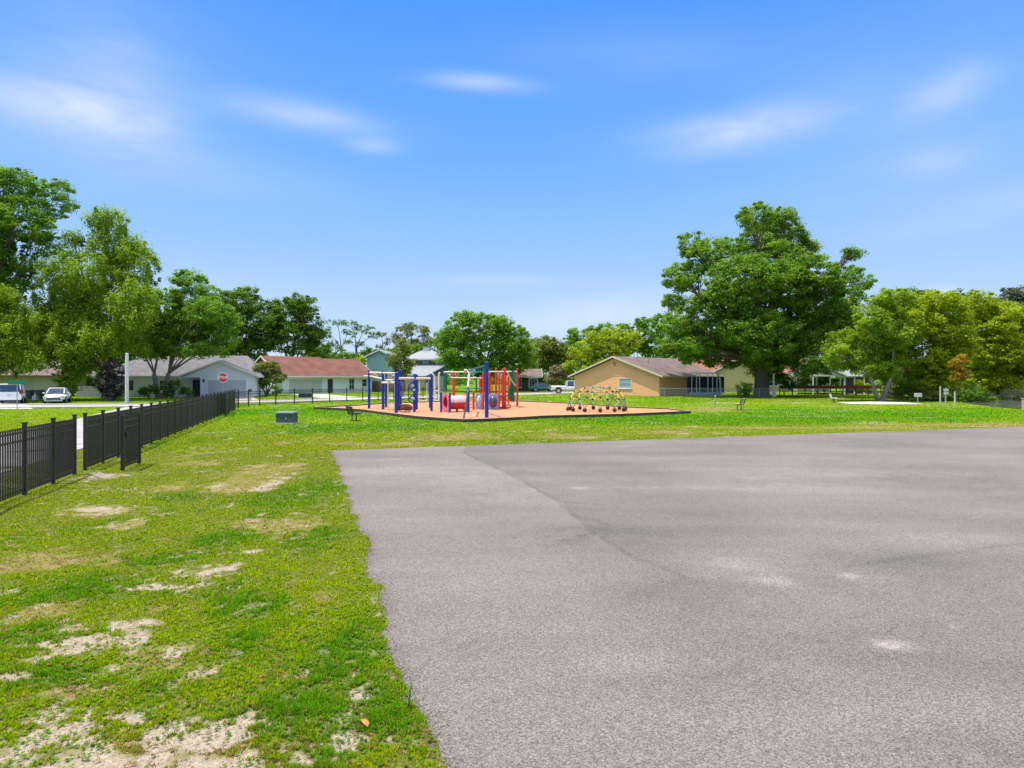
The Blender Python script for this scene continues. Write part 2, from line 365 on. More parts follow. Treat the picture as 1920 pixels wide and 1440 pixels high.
# ------------------------------------------------------------------ asphalt lot
def asphalt_material():
    m = bpy.data.materials.new("asphalt"); m.use_nodes = True
    n, l = m.node_tree.nodes, m.node_tree.links; b = n["Principled BSDF"]; b.inputs["Roughness"].default_value = .88; b.inputs["Specular IOR Level"].default_value = .25
    t = n.new("ShaderNodeTexCoord")
    def noise(s, d, st=None):
        k = n.new("ShaderNodeTexNoise"); k.inputs["Scale"].default_value = s; k.inputs["Detail"].default_value = d
        if st:
            mm = n.new("ShaderNodeMapping"); mm.inputs["Scale"].default_value = st; mm.inputs["Rotation"].default_value = (0, 0, .35); l.new(t.outputs["Object"], mm.inputs[0]); l.new(mm.outputs[0], k.inputs["Vector"])
        else: l.new(t.outputs["Object"], k.inputs["Vector"])
        return k.outputs[0]
    def rmp(v, a, bb, c, d):
        k = n.new("ShaderNodeMapRange"); k.inputs[1].default_value = a; k.inputs[2].default_value = bb; k.inputs[3].default_value = c; k.inputs[4].default_value = d; l.new(v, k.inputs[0]); return k.outputs[0]
    def mul(a, bb):
        k = n.new("ShaderNodeMath"); k.operation = 'MULTIPLY'; l.new(a, k.inputs[0]); l.new(bb, k.inputs[1]); return k.outputs[0]
    vo = n.new("ShaderNodeTexVoronoi"); vo.inputs["Scale"].default_value = 88; l.new(t.outputs["Object"], vo.inputs["Vector"])
    sep = n.new("ShaderNodeSeparateColor"); l.new(vo.outputs["Color"], sep.inputs[0])
    stones = rmp(sep.outputs[0], 0, 1, .58, 1.40)
    pits = rmp(noise(120, 2), .36, .62, .55, 1.12)
    big = rmp(noise(.22, 7), .35, .65, .88, 1.12); streak = rmp(noise(.5, 5, (.35, 1.6, 1)), .35, .65, .92, 1.08)
    val = mul(mul(mul(stones, pits), big), streak)
    at = n.new("ShaderNodeAttribute"); at.attribute_name = "mark"
    val = mul(val, at.outputs["Fac"])
    cr = n.new("ShaderNodeVectorMath"); cr.operation = 'SCALE'; cr.inputs[0].default_value = (.201, .172, .153); l.new(val, cr.inputs["Scale"])
    l.new(cr.outputs[0], b.inputs["Base Color"])
    bp = n.new("ShaderNodeBump"); bp.inputs["Strength"].default_value = .5; bp.inputs["Distance"].default_value = .006; l.new(vo.outputs["Distance"], bp.inputs["Height"]); l.new(bp.outputs[0], b.inputs["Normal"])
    return m
ss = axis([(0, 1, .05), (1, 14, .06), (14, 30, .2), (30, 70, 1)]); vy = axis([(-30, 2.5, 2.5), (2.5, 14, .08), (14, C0[1], .08)]); vy = np.append(vy, C0[1])
S, V = np.meshgrid(ss, vy)
AX = pad_left(V) + S * PD[0]; AY = V + S * PD[1]
mark = np.ones_like(AX)
def seg_d(x, y, a, b):
    ax, ay = a; bx, by = b; dx, dy = bx - ax, by - ay; L = dx * dx + dy * dy
    t = np.clip(((x - ax) * dx + (y - ay) * dy) / L, 0, 1); return np.hypot(x - ax - t * dx, y - ay - t * dy), t
wob = (fbm(AX, AY, 1.5, 3) - .5) * .35
# seam between two pours: the older right-hand side is a little darker
SEAM = [G(*p) for p in [(868, 848), (930, 878), (1000, 913), (1045, 940), (1075, 965), (1110, 1000), (1180, 1040)]]
dm = np.full_like(AX, 99)
for a, b in zip(SEAM, SEAM[1:]): dm = np.minimum(dm, seg_d(AX + wob * .3, AY, a, b)[0])
mark *= 1 - .22 * np.exp(-(dm / .05) ** 2)
side = np.interp(AY, [p[1] for p in SEAM][::-1], [p[0] for p in SEAM][::-1])
sd = AX - side + wob; wgt = sstep(8.5, 11, AY)
mark *= 1 + wgt * (.07 * (sd < 0) * 1.0 - .13 * (sd >= 0) * np.exp(-np.maximum(sd, 0) / 2.5))
DARK = [(1450, 895, 620, 40, .10), (800, 900, 200, 50, .05), (1120, 1010, 120, 22, -.13), (1290, 1110, 150, 26, -.12), (1000, 990, 140, 20, -.07), (1640, 1040, 160, 16, -.09), (1500, 1200, 260, 40, -.07), (1400, 960, 300, 14, -.06),
        (1300, 890, 260, 6, -.07), (1500, 930, 260, 8, -.05), (1200, 870, 200, 5, -.06), (1700, 1060, 120, 10, -.1), (1850, 1400, 140, 50, -.08), (1350, 1290, 160, 40, -.06),
        (1400, 1075, 70, 16, .17), (1460, 1092, 34, 9, .22), (1350, 1052, 60, 12, .14), (1430, 1040, 120, 12, .12), (1605, 1081, 26, 7, .55), (1665, 1084, 60, 7, .12), (1680, 1210, 48, 12, .42), (1662, 1214, 24, 8, .3), (1790, 1174, 12, 4, .3),
        (1075, 915, 22, 3, .4), (745, 861, 35, 2.5, .22), (1170, 837, 28, 2, .18), (900, 920, 100, 4, .08), (1770, 1010, 110, 12, .13), (1650, 1110, 300, 20, .07), (1200, 1240, 90, 18, .10), (1140, 1240, 60, 12, .06),
        (800, 1150, 180, 60, .04), (1480, 1170, 140, 12, .06), (1250, 915, 160, 3, .06), (1700, 890, 240, 5, .07), (1600, 860, 260, 4, .05)]
rough_n = sstep(.3, .7, fbm(AX + 31, AY, 3.2, 4))
for cx, cy, rx, ry, st in DARK:
    px_, py_ = G(cx, cy); sx = rx * py_ / F; sy = ry * py_ * py_ / (F * EYE)
    r2 = ((AX + wob * .6 - px_) / sx) ** 2 + ((AY + wob * .6 - py_) / sy) ** 2
    mark *= 1 + st * 1.15 * np.clip(np.exp(-r2 ** 1.3) * (.35 + 1.3 * rough_n), 0, 1.2)
for a, b in [((870, 850), (700, 862)), ((1110, 1000), (1060, 1012)), ((1045, 940), (1130, 948)), ((1180, 1040), (1290, 1085)), ((1075, 965), (1135, 985)), ((1590, 1060), (1920, 1020)), ((1130, 820), (1920, 842)), ((930, 846), (1130, 842))]:
    dd = seg_d(AX + wob * .4, AY + wob * .4, G(*a), G(*b))[0]; mark *= 1 - .2 * np.exp(-(dd / .05) ** 2)
mark *= 1 - .22 * np.exp(-(S / .10) ** 2) * (fbm(AX, AY, 3, 3))
lot = grid_mesh("parking_lot", AX, AY, np.zeros_like(AX) + .004, asphalt_material(), {"mark": mark}); tag(lot, kind="structure")

# ------------------------------------------------------------------ streets, drives, slabs
ROAD = mat("worn_street", (.30, .28, .27), .9, .1, .6, bump=.2, bscale=60, color2=(.40, .375, .36), detail=10)
KERB = mat("kerb_concrete", (.50, .46, .36), .9, .12, 2.0)
def ribbon(name, line, w, z, m, kerb=None):
    mb = MB(); pts = [Vector((x, y, 0)) for x, y in line]; Ls = []; Rs = []
    for i, p in enumerate(pts):
        d = (pts[min(i + 1, len(pts) - 1)] - pts[max(i - 1, 0)]).normalized(); nrm = Vector((-d.y, d.x, 0))
        ww = w[i] if isinstance(w, (list, tuple)) else w
        Ls.append(p + nrm * ww / 2); Rs.append(p - nrm * ww / 2)
    n = len(pts); mb.add([q + Vector((0, 0, z)) for q in Ls + Rs], [(n + i, n + i + 1, i + 1, i) for i in range(n - 1)])
    o = tag(mb.build(name, m), kind="structure")
    if kerb:
        mk = MB()
        for E in (Ls, Rs):
            for a, b in zip(E, E[1:]): mk.beam(a + Vector((0, 0, .035)), b + Vector((0, 0, .035)), .42, .11)
        tag(mk.build("kerb", KERB), kind="structure")
    return o
def smoothline(pts, k=6):
    out = []
    for i in range(len(pts) - 1):
        p0 = Vector((*pts[max(i - 1, 0)], 0)); p1 = Vector((*pts[i], 0)); p2 = Vector((*pts[i + 1], 0)); p3 = Vector((*pts[min(i + 2, len(pts) - 1)], 0))
        for j in range(k):
            t = j / k; q = .5 * (2 * p1 + (p2 - p0) * t + (2 * p0 - 5 * p1 + 4 * p2 - p3) * t * t + (3 * p1 - p0 - 3 * p2 + p3) * t ** 3); out.append((q.x, q.y))
    out.append(tuple(pts[-1])); return out
# the side road runs along the fence and meets the cross street
SIDE_ROAD = smoothline([(FENCE_X(y) - 5.0 - (0 if y < 36 else (y - 36) * .10), y) for y in (-60, -20, 0, 12, 24, 36, 46, 55)])
ribbon("street", SIDE_ROAD, 5.6, .008, ROAD)
CROSS = smoothline([(-120, 50), (-70, 53.5), G(200, 761), G(400, 755), G(520, 752.5), G(640, 749), G(760, 745.5), G(880, 742.5), G(990, 739), (20, 108), (60, 125)])
ribbon("street", CROSS, 6.4, .012, ROAD, kerb=True); ROADS = [(SIDE_ROAD, 2.9), (CROSS, 3.5)]
def sheet(name, pts, z, m):
    mb = MB(); mb.add([(x, y, z) for x, y in pts], [tuple(range(len(pts)))]); return tag(mb.build(name, m), kind="structure")
PINKC = mat("pinkish_concrete", (.42, .34, .30), .9, .1, 1.2, color2=(.50, .42, .38))

SLABS = [[G(*p) for p in ((-60, 767), (62, 767), (45, 757), (30, 748), (-40, 748))], [G(*p) for p in ((430, 756), (497, 754.5), (470, 744), (455, 740.5), (382, 740.5))], [G(*p) for p in ((628, 750), (715, 748), (640, 742), (606, 738.8), (545, 739))], [G(*p) for p in ((1568, 754.6), (1640, 753.4), (1700, 755), (1733, 758.2), (1650, 758.6), (1590, 757.4))], [G(*p) for p in ((1800, 754), (1835, 745), (2300, 741), (2300, 772), (1925, 768), (1860, 763))]]
# ------------------------------------------------------------------ grass blades
def grass_material():
    m = bpy.data.materials.new("grass_blades"); m.use_nodes = True
    n, l = m.node_tree.nodes, m.node_tree.links; b = n["Principled BSDF"]; b.inputs["Roughness"].default_value = .8; b.inputs["Specular IOR Level"].default_value = 0.0
    a = n.new("ShaderNodeAttribute"); a.attribute_name = "tone"; l.new(a.outputs["Color"], b.inputs["Base Color"])
    tr = n.new("ShaderNodeBsdfTranslucent"); l.new(a.outputs["Color"], tr.inputs["Color"])
    ms = n.new("ShaderNodeMixShader"); ms.inputs[0].default_value = .35; l.new(b.outputs[0], ms.inputs[1]); l.new(tr.outputs[0], ms.inputs[2]); l.new(ms.outputs[0], n["Material Output"].inputs["Surface"])
    return m
def blades(rng, N, xr, y0, y1, hh, ww, ok):
    # spread so that the picture is evenly covered: nearer ground gets more blades
    u = rng.rand(N); y = 1 / (1 / y0 + u * (1 / y1 - 1 / y0)); x = (xr[0] + rng.rand(N) * (xr[1] - xr[0])) * y
    # gather into tufts
    k = ok(x, y); x, y = x[k], y[k]
    sand, dry, lush = fields(x, y)
    tuft = fbm(x, y, 7.0, 2) * .55 + fbm(x + 5, y + 3, 21.0, 2) * .45
    keep = rng.rand(len(x)) < np.clip((1.03 - sand * 1.05) * (.95 - .45 * dry) * sstep(.33, .64, tuft), .010, 1)
    x, y, sand, dry, lush, tuft = [q[keep] for q in (x, y, sand, dry, lush, tuft)]
    n = len(x); z = np.where(in_pad(x, y), .004, lawn_z(x, y, sand))
    az = rng.rand(n) * 2 * np.pi; tilt = rng.uniform(.35, 1.25, n)
    h = hh(y) * rng.uniform(.45, 1.25, n) * (.7 + .5 * lush - .25 * dry) * (.35 + 1.35 * tuft); w = ww(y) * rng.uniform(.7, 1.3, n)
    dx, dy = np.cos(az), np.sin(az)
    b0 = np.stack([x - dy * w / 2, y + dx * w / 2, z - .004], -1); b1 = np.stack([x + dy * w / 2, y - dx * w / 2, z - .004], -1)
    tip = np.stack([x + dx * h * np.sin(tilt), y + dy * h * np.sin(tilt), z + h * np.cos(tilt)], -1)
    v = np.stack([b0, b1, tip], 1).reshape(-1, 3)
    lime = np.array([.285, .400, .003]); lsh = np.array([.098, .325, .004]); dr = np.array([.46, .35, .12]); yl = np.array([.50, .52, .012]); dk = np.array([.055, .085, .004])
    r = rng.rand(n, 1); c = lime * (1 - lush[:, None]) + lsh * lush[:, None]
    c = np.where(r < .22, c * .35 + yl * .65 * (1 - .45 * lush[:, None]), c); c = np.where((r > .22) & (r < .40), c * .4 + dk * .6, c)
    pd = np.clip(dry * .6 + sand * .4 + .045, 0, 1)[:, None]; rb = sstep(.45, .6, fbm(x + 33, y - 20, 1.3, 3))[:, None]; c = np.where(rng.rand(n, 1) < pd, (dr * (1 - rb) + np.array([.36, .215, .115]) * rb) * rng.uniform(.6, 1.2, (n, 1)), c)
    c = c * rng.uniform(.48, 1.5, (n, 1))
    return v, np.repeat(c, 3, 0)
FRONT = [(589, 767.2), (648, 770), (680, 772), (715, 777), (783, 785.5), (840, 790), (874, 792), (917, 790.5), (990, 786.5), (1020, 784.5), (1100, 782.5), (1166, 781), (1294, 775.2)]
BACKE = [(1253, 770), (1177, 766.5), (1059, 758.5), (1020, 756.5), (975, 754.6), (900, 754.3), (820, 755.5), (775, 757), (715, 759.5), (668, 762.8)]
PLAY = [G(*p) for p in FRONT + BACKE]
rng = np.random.RandomState(11)
def lawn_ok(x, y):
    return (x > FENCE_X(y) - 1.4) & ((~in_pad(x - .09 * vnoise(x * 3 + 5, y * 6) + .01, y + .02)) | (y < 3)) & (y < 26)
v1, c1 = blades(rng, 1150000, (-.86, .02), 3.6, 26, lambda y: .030 + .0011 * y, lambda y: .0035 + .0011 * y, lawn_ok)
ROAD_LINES = []
def on_road(x, y):
    hit = np.zeros(len(x), dtype=bool)
    for line, hw in ROADS:
        for p, q in zip(line, line[1:]): hit |= seg_d(x, y, p, q)[0] < hw
    return hit
def in_poly(x, y, pl):
    ins = np.zeros(len(x), dtype=bool)
    for (ax_, ay_), (bx_, by_) in zip(pl, pl[1:] + pl[:1]):
        ins ^= ((ay_ > y) != (by_ > y)) & (x < (bx_ - ax_) * (y - ay_) / (by_ - ay_ + 1e-9) + ax_)
    return ins
def far_ok(x, y):
    k = (~in_pad(x, y - .1)) & ~in_poly(x, y, PLAY) & ~on_road(x, y)
    for pl in SLABS: k &= ~in_poly(x, y, pl)
    return k
v2, c2 = blades(rng, 420000, (-.84, .86), 22, 66, lambda y: .045 + .0005 * y, lambda y: .0016 * y, far_ok)
v3, c3 = blades(rng, 130000, (-.84, .86), 64, 108, lambda y: .05 + .0004 * y, lambda y: .0016 * y, far_ok)
v2 = np.concatenate([v2, v3]); c2 = np.concatenate([c2, c3])
tag(np_mesh("grass", np.concatenate([v1, v2]), 3, grass_material(), None, np.concatenate([c1, c2])), kind="stuff")

# ================================================================== BUILDINGS
def roof_mat(name, c, c2, s=1.2): return mat(name, c, .9, scale=s, color2=c2, bump=.5, bscale=22, stretch=(1, 1, 1.0), detail=8)
ROOF_GREY = roof_mat("grey_shingles", (.125, .115, .125), (.20, .185, .195))
ROOF_RED = roof_mat("red_shingles", (.125, .050, .038), (.215, .088, .062), .7)
ROOF_BROWN = roof_mat("brown_shingles", (.125, .085, .075), (.21, .15, .135), .8)
ROOF_PINK = roof_mat("terracotta_shingles", (.19, .080, .055), (.32, .14, .10))
ROOF_METAL = mat("pale_metal_roof", (.29, .305, .32), .55, .08, 2, metal=.25)
WALL_PALE = mat("pale_blue_siding", (.74, .75, .80), .8, .05, 3, bump=.15, bscale=14, stretch=(.2, .2, 9))
WALL_TAN = mat("tan_stucco", (.92, .465, .235), .9, .06, 2, bump=.25, bscale=60)
WALL_TEAL = mat("sea_green_siding", (.27, .46, .42), .8, .05, 3, bump=.15, bscale=14, stretch=(.2, .2, 9))
WALL_CREAM = mat("cream_stucco", (.58, .50, .37), .9, .06, 2)
WALL_MINT = mat("pale_mint_siding", (.78, .78, .78), .8, .05, 3, bump=.15, bscale=14, stretch=(.2, .2, 9))
TRIM = mat("white_trim", (.70, .68, .63), .6, .04)
TRIM_TAN = mat("cream_trim", (.66, .56, .40), .6, .04)
GDOOR = mat("garage_door_panel", (.50, .50, .53), .6, .05, 2)
DARKIN = mat("dark_screen_and_shade", (.022, .022, .024), .7, .3)  # porch screens, and the painted shade of the tan house recess

def frame_at(o, r, n):               # a wall frame: origin, unit vector to the right, outward normal
    return Vector(o), Vector(r).normalized(), Vector(n).normalized()
def slab(mb, fr, a0, a1, z0, z1, d0, d1):   # a box on the wall: a along, z up, d outwards
    o, r, n = fr; p = [o + r * a + n * d + Vector((0, 0, z)) for z in (z0, z1) for a, d in ((a0, d1), (a1, d1), (a1, d0), (a0, d0))]
    mb.hexa(p)
def window(par, fr, a0, a1, z0, z1, bars_h=(.5,), bars_v=(), fm=None, gm=None, t=.07, label=None):
    mb = MB(); fm = fm or TRIM
    slab(mb, fr, a0, a0 + t, z0, z1, -.02, .06); slab(mb, fr, a1 - t, a1, z0, z1, -.02, .06)
    slab(mb, fr, a0 + t, a1 - t, z1 - t, z1, -.02, .06); slab(mb, fr, a0 + t, a1 - t, z0, z0 + t, -.02, .06)
    for h in bars_h: zz = z0 + (z1 - z0) * h; slab(mb, fr, a0 + t, a1 - t, zz - .025, zz + .025, -.02, .05)
    for h in bars_v: aa = a0 + (a1 - a0) * h; slab(mb, fr, aa - .02, aa + .02, z0 + t, z1 - t, -.02, .045)
    slab(mb, fr, a0 - .06, a1 + .06, z0 - .09, z0, -.02, .11)
    w = mb.build("window", fm, par)
    if label: w["label"] = label
    mp_ = MB(); slab(mp_, fr, a0 + t, a1 - t, z0 + t, z1 - t, -.02, .015); mp_.build("pane", gm or GLASS, w)
    return w
def garage_door(par, fr, a0, a1, z0, z1, m=None, rows=4, cols=4):
    mb = MB(); h = (z1 - z0) / rows; w = (a1 - a0) / cols
    slab(mb, fr, a0, a1, z0, z1, -.02, .012)
    for i in range(rows):
        for j in range(cols): slab(mb, fr, a0 + j * w + .10, a0 + (j + 1) * w - .10, z0 + i * h + .07, z0 + (i + 1) * h - .07, .012, .035)
        slab(mb, fr, a0, a1, z0 + i * h + .012, z0 + (i + 1) * h - .012, .0125, .022)
    return mb.build("garage_door", m or GDOOR, par)
def gable_roof(par, u0, u1, v0, v1, ze, zr, m, axis='u', th=.16, trim=None, name="roof", ridge=None, rakes=(1, 1)):
    """slopes meet on a ridge along the axis; returns the roof part"""
    mb = MB(); fas = MB()
    def pt(a, b, z): return Vector((a, b, z)) if axis == 'u' else Vector((b, a, z))
    a0, a1, b0, b1 = (u0, u1, v0, v1) if axis == 'u' else (v0, v1, u0, u1)
    bm = (b0 + b1) / 2 if ridge is None else ridge
    for e in (b0, b1):
        lo, hi = [pt(a0, e, ze - th), pt(a1, e, ze - th), pt(a1, bm, zr - th), pt(a0, bm, zr - th)], [pt(a0, e, ze), pt(a1, e, ze), pt(a1, bm, zr), pt(a0, bm, zr)]
        mb.hexa(lo + hi)
        for a in (a0, a1):                 # rake boards, proud of the slab
            s = -1 if a == a0 else 1
            if not rakes[0 if a == a0 else 1]: continue
            q = [pt(a + s * .004, e, ze - th - .05), pt(a + s * .004, bm, zr - th - .05), pt(a + s * .045, bm, zr - th - .05), pt(a + s * .045, e, ze - th - .05)]
            fas.hexa(q + [p + Vector((0, 0, th + .06)) for p in q])
        s = -1 if e == min(b0, b1) else 1
        q = [pt(a0, e + s * .004, ze - th - .06), pt(a1, e + s * .004, ze - th - .06), pt(a1, e + s * .05, ze - th - .06), pt(a0, e + s * .05, ze - th - .06)]
        fas.hexa(q + [p + Vector((0, 0, th + .05)) for p in q])
    r = mb.build(name, m, par)
    if trim: fas.build("fascia", trim, r)
    return r
def hip_roof(par, u0, u1, v0, v1, ze, zr, m, hl, hr, th=.16, trim=None, name="roof"):
    vm = (v0 + v1) / 2; V = Vector
    top = [V((u0, v0, ze)), V((u1, v0, ze)), V((u1, v1, ze)), V((u0, v1, ze)), V((u0 + hl, vm, zr)), V((u1 - hr, vm, zr))]
    bot = [p - V((0, 0, th)) for p in top[:4]]
    mb = MB(); mb.add(top + bot, [(0, 1, 5, 4), (1, 2, 5), (2, 3, 4, 5), (3, 0, 4), (0, 6, 7, 1), (1, 7, 8, 2), (2, 8, 9, 3), (3, 9, 6, 0), (6, 9, 8, 7)])
    r = mb.build(name, m, par)
    if trim:
        f = MB()
        c = [V((u0, v0, ze)), V((u1, v0, ze)), V((u1, v1, ze)), V((u0, v1, ze))]; cc = V(((u0 + u1) / 2, vm, ze))
        for a, b in zip(c, c[1:] + c[:1]):
            n = ((a + b) / 2 - cc); n.z = 0
            n = V((math.copysign(1, n.x), 0, 0)) if abs((a - b).x) < 1e-6 else V((0, math.copysign(1, n.y), 0))
            q = [a + n * .004, b + n * .004, b + n * .05, a + n * .05]; f.hexa([p - V((0, 0, th + .05)) for p in q] + [p - V((0, 0, .02)) for p in q])
        f.build("fascia", trim, r)
    return r
def walls(par, u0, u1, v0, v1, z1, m, gable=None, name="wall"):
    """closed block of walls; gable=(axis, ridge z) raises triangles"""
    mb = MB(); V = Vector
    if gable is None: mb.hexa([V((u0, v0, -.2)), V((u1, v0, -.2)), V((u1, v1, -.2)), V((u0, v1, -.2)), V((u0, v0, z1)), V((u1, v0, z1)), V((u1, v1, z1)), V((u0, v1, z1))])
    elif gable[0] == 'u':
        vm = (v0 + v1) / 2; poly = [V((0, v0, -.2)), V((0, v1, -.2)), V((0, v1, z1)), V((0, vm, gable[1])), V((0, v0, z1))]; mb.prism(poly, (u0, 0, 0), (u1, 0, 0))
    else:
        um = (u0 + u1) / 2; poly = [V((u0, 0, -.2)), V((u0, 0, z1)), V((um, 0, gable[1])), V((u1, 0, z1)), V((u1, 0, -.2))]; mb.prism(poly, (0, v0, 0), (0, v1, 0))
    return mb.build(name, m, par)

# --- grey roofed house behind the stop sign
h = thing("house", "pale blue one-storey house with grey shingle roof and front-facing garage gable behind the stop sign", "house", (XY(186, 78), 78, 0), R(15))
walls(h, 0, 18.2, 0, 10, 2.5, WALL_PALE)
hip_roof(h, -.7, 18.8, -.7, 10.7, 2.62, 5.35, ROOF_GREY, 4.6, 2.6, trim=TRIM)
walls(h, 11.9, 18.1, -3.2, -.01, 2.5, WALL_PALE, ('v', 4.0), name="garage_wall")
gable_roof(h, 9.6, 18.7, -3.8, 3.4, 2.64, 4.55, ROOF_GREY, 'v', trim=TRIM, name="garage_roof")
mb = MB(); mb.prism([Vector((9.75, 0, 2.42)), Vector((14.15, 0, 4.36)), Vector((18.55, 0, 2.42))], (0, -3.28, 0), (0, -3.21, 0)); mb.build("gable_panel", WALL_PALE, h)
f1 = frame_at((0, -3.2, 0), (1, 0, 0), (0, -1, 0)); f0 = frame_at((0, 0, 0), (1, 0, 0), (0, -1, 0))
garage_door(h, f1, 12.75, 17.1, 0, 2.1)
mb = MB(); slab(mb, f1, 12.55, 12.75, 0, 2.3, -.02, .05); slab(mb, f1, 17.1, 17.3, 0, 2.3, -.02, .05); slab(mb, f1, 12.75, 17.1, 2.1, 2.3, -.02, .05); slab(mb, f1, 11.9, 12.1, 0, 2.45, -.02, .04); slab(mb, f1, 17.9, 18.08, 0, 2.45, -.02, .04)
mb.build("garage_door_trim", WHITE, h)
mb = MB(); mb.beam((9.75, -3.3, 0), (9.75, -3.3, 2.5), .14); mb.build("porch_post", WHITE, h)
mb = MB(); slab(mb, f0, 10.4, 11.4, 0, 2.1, -.02, .03); mb.build("front_door", mat("dark_door", (.04, .035, .04), .5), h)
window(h, f0, 6.6, 8.2, .8, 2.1, (.5,), (.5,)); window(h, f0, 2.2, 3.8, .8, 2.1, (.5,), (.5,))
mb = MB()
slab(mb, f1, 12.2, 12.38, 1.85, 2.2, 0, .16); mb.build("wall_lamp", BLACK_METAL, h)

# --- red roofed house
h = thing("house", "low house with long rust-red shingle roof and white double garage door", "house", (XY(530, 93), 93, 0), R(48))
walls(h, 0, 15.6, 0, 10.6, 2.5, WALL_MINT)
mb = MB(); mb.prism([Vector((0, -.02, 2.5)), Vector((0, 10.62, 2.5)), Vector((0, 5.3, 5.45))], (-.03, 0, 0), (.3, 0, 0)); mb.build("gable_wall", mat("ochre_gable", (.42, .34, .20), .85, .1), h)
gable_roof(h, -.7, 9.3, -.75, 11.35, 2.62, 5.65, ROOF_RED, 'u', trim=TRIM, rakes=(1, 0)); gable_roof(h, 9.305, 16.2, -.75, 11.35, 2.58, 5.45, ROOF_RED, 'u', trim=TRIM, rakes=(0, 1))
fr = frame_at((0, 0, 0), (1, 0, 0), (0, -1, 0))
garage_door(h, fr, 1.0, 6.4, 0, 2.15, mat("white_garage_door", (.52, .50, .48), .6, .05, 2))
mb = MB(); slab(mb, fr, .8, 1.0, 0, 2.35, -.02, .05); slab(mb, fr, 6.4, 6.6, 0, 2.35, -.02, .05); slab(mb, fr, 1.0, 6.4, 2.15, 2.35, -.02, .05); mb.build("garage_door_trim", WHITE, h)
mb = MB(); slab(mb, fr, 7.4, 8.3, 0, 2.15, -.02, .03); mb.build("front_door", MATS["dark_door"], h)
window(h, fr, 11.2, 12.2, .45, 2.2, (.5,), (.5,), label="tall two-pane window right of the entry"); window(h, fr, 13.6, 14.6, .9, 2.1)
mb = MB(); mb.cyl((3, 3.5, 4.3), (3, 3.5, 5.2), .07); mb.build("vent_pipe", STEEL, h)

# --- sea-green two-storey house with pale metal roofs
h = thing("house", "sea-green two-storey house with pale metal hip roofs and a small roof cupola", "house", (XY(686, 112), 112, 0), 0)
walls(h, .2, 4.6, 0, 9, 5.85, WALL_TEAL, ('v', 7.05)); gable_roof(h, -.3, 5.1, -.5, 9, 5.95, 7.25, ROOF_METAL, 'v', trim=WHITE, name="gable_roof")
walls(h, 6.7, 13.2, 3, 10, 5.55, WALL_TEAL, name="upper_wall"); hip_roof(h, 5.9, 14.0, 2.2, 10.8, 5.7, 7.5, ROOF_METAL, 3.4, 3.4, trim=WHITE)
mb = MB(); mb.box((9.7, 6.5, 7.55), (1.1, 1.1, .8)); mb.build("cupola", WHITE, h); mb = MB(); mb.box((9.7, 6.5, 7.98), (1.4, 1.4, .12)); mb.build("cupola_cap", ROOF_METAL, h)
fr = frame_at((0, 3, 0), (1, 0, 0), (0, -1, 0))
window(h, fr, 8.2, 9.6, 4.55, 5.45, (), (.5,)); window(h, fr, 10.5, 11.9, 4.55, 5.45, (), (.5,))
walls(h, 3.9, 13.4, -3.0, 3.0, 2.55, WALL_CREAM, name="lower_wall")
mb = MB(); V = Vector
for lo in [([V((5.2, -3.6, 2.45)), V((11.0, -3.6, 2.45)), V((14.0, 3.0, 4.55)), V((6.0, 3.0, 4.55))])]: mb.hexa(lo + [p + V((0, 0, .16)) for p in lo])
mb.build("lower_roof", ROOF_METAL, h)
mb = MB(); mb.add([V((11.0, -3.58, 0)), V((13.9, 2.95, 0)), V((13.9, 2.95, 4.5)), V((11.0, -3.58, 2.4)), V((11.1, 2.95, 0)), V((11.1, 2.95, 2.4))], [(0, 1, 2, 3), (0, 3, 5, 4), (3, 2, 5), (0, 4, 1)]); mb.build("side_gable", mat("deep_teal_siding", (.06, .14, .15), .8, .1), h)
fr = frame_at((0, -3.0, 0), (1, 0, 0), (0, -1, 0)); window(h, fr, 6.2, 7.4, .9, 2.0)

# --- tan house at the right
corner = Vector((XY(1236, 82), 82, 0)); C_ = R(42); ud = Vector((math.cos(C_), -math.sin(C_), 0)); o_ = corner - ud * 13.4
h = thing("house", "tan stucco house with brown shingle roof and wide gable behind the rope climber", "house", o_, -C_)
walls(h, 0, 13.4, 0, 17, 2.62, WALL_TAN, ('v', 5.0))
gable_roof(h, -.75, 14.15, -.55, 17.6, 2.62, 5.28, ROOF_BROWN, 'v', trim=TRIM_TAN)
fr = frame_at((0, 0, 0), (1, 0, 0), (0, -1, 0))
window(h, fr, 7.35, 9.35, .95, 2.35, (.5,), (), gm=mat("blind_behind_glass", (.30, .36, .42), .15, .15, spec=.7), t=.1)
mb = MB(); slab(mb, fr, .05, 13.35, 2.58, 2.68, -.02, .035); mb.build("gable_band", WALL_TAN, h)
mb = MB(); slab(mb, fr, 6.5, 6.9, 4.0, 4.5, -.02, .05); mb.build("gable_vent", mat("tan_vent", (.40, .26, .15), .8), h)
fs = frame_at((13.4, 0, 0), (0, 1, 0), (1, 0, 0))
mb = MB(); slab(mb, fs, 7.7, 16.8, .25, 2.45, -.02, .03); mb.build("porch_recess_shade", DARKIN, h)  # flat near-black slab on the wall, painted shade of the recess
mb = MB(); mb.cyl((9.5, 4, 4.2), (9.5, 4, 4.9), .06); mb.build("vent_pipe", STEEL, h)

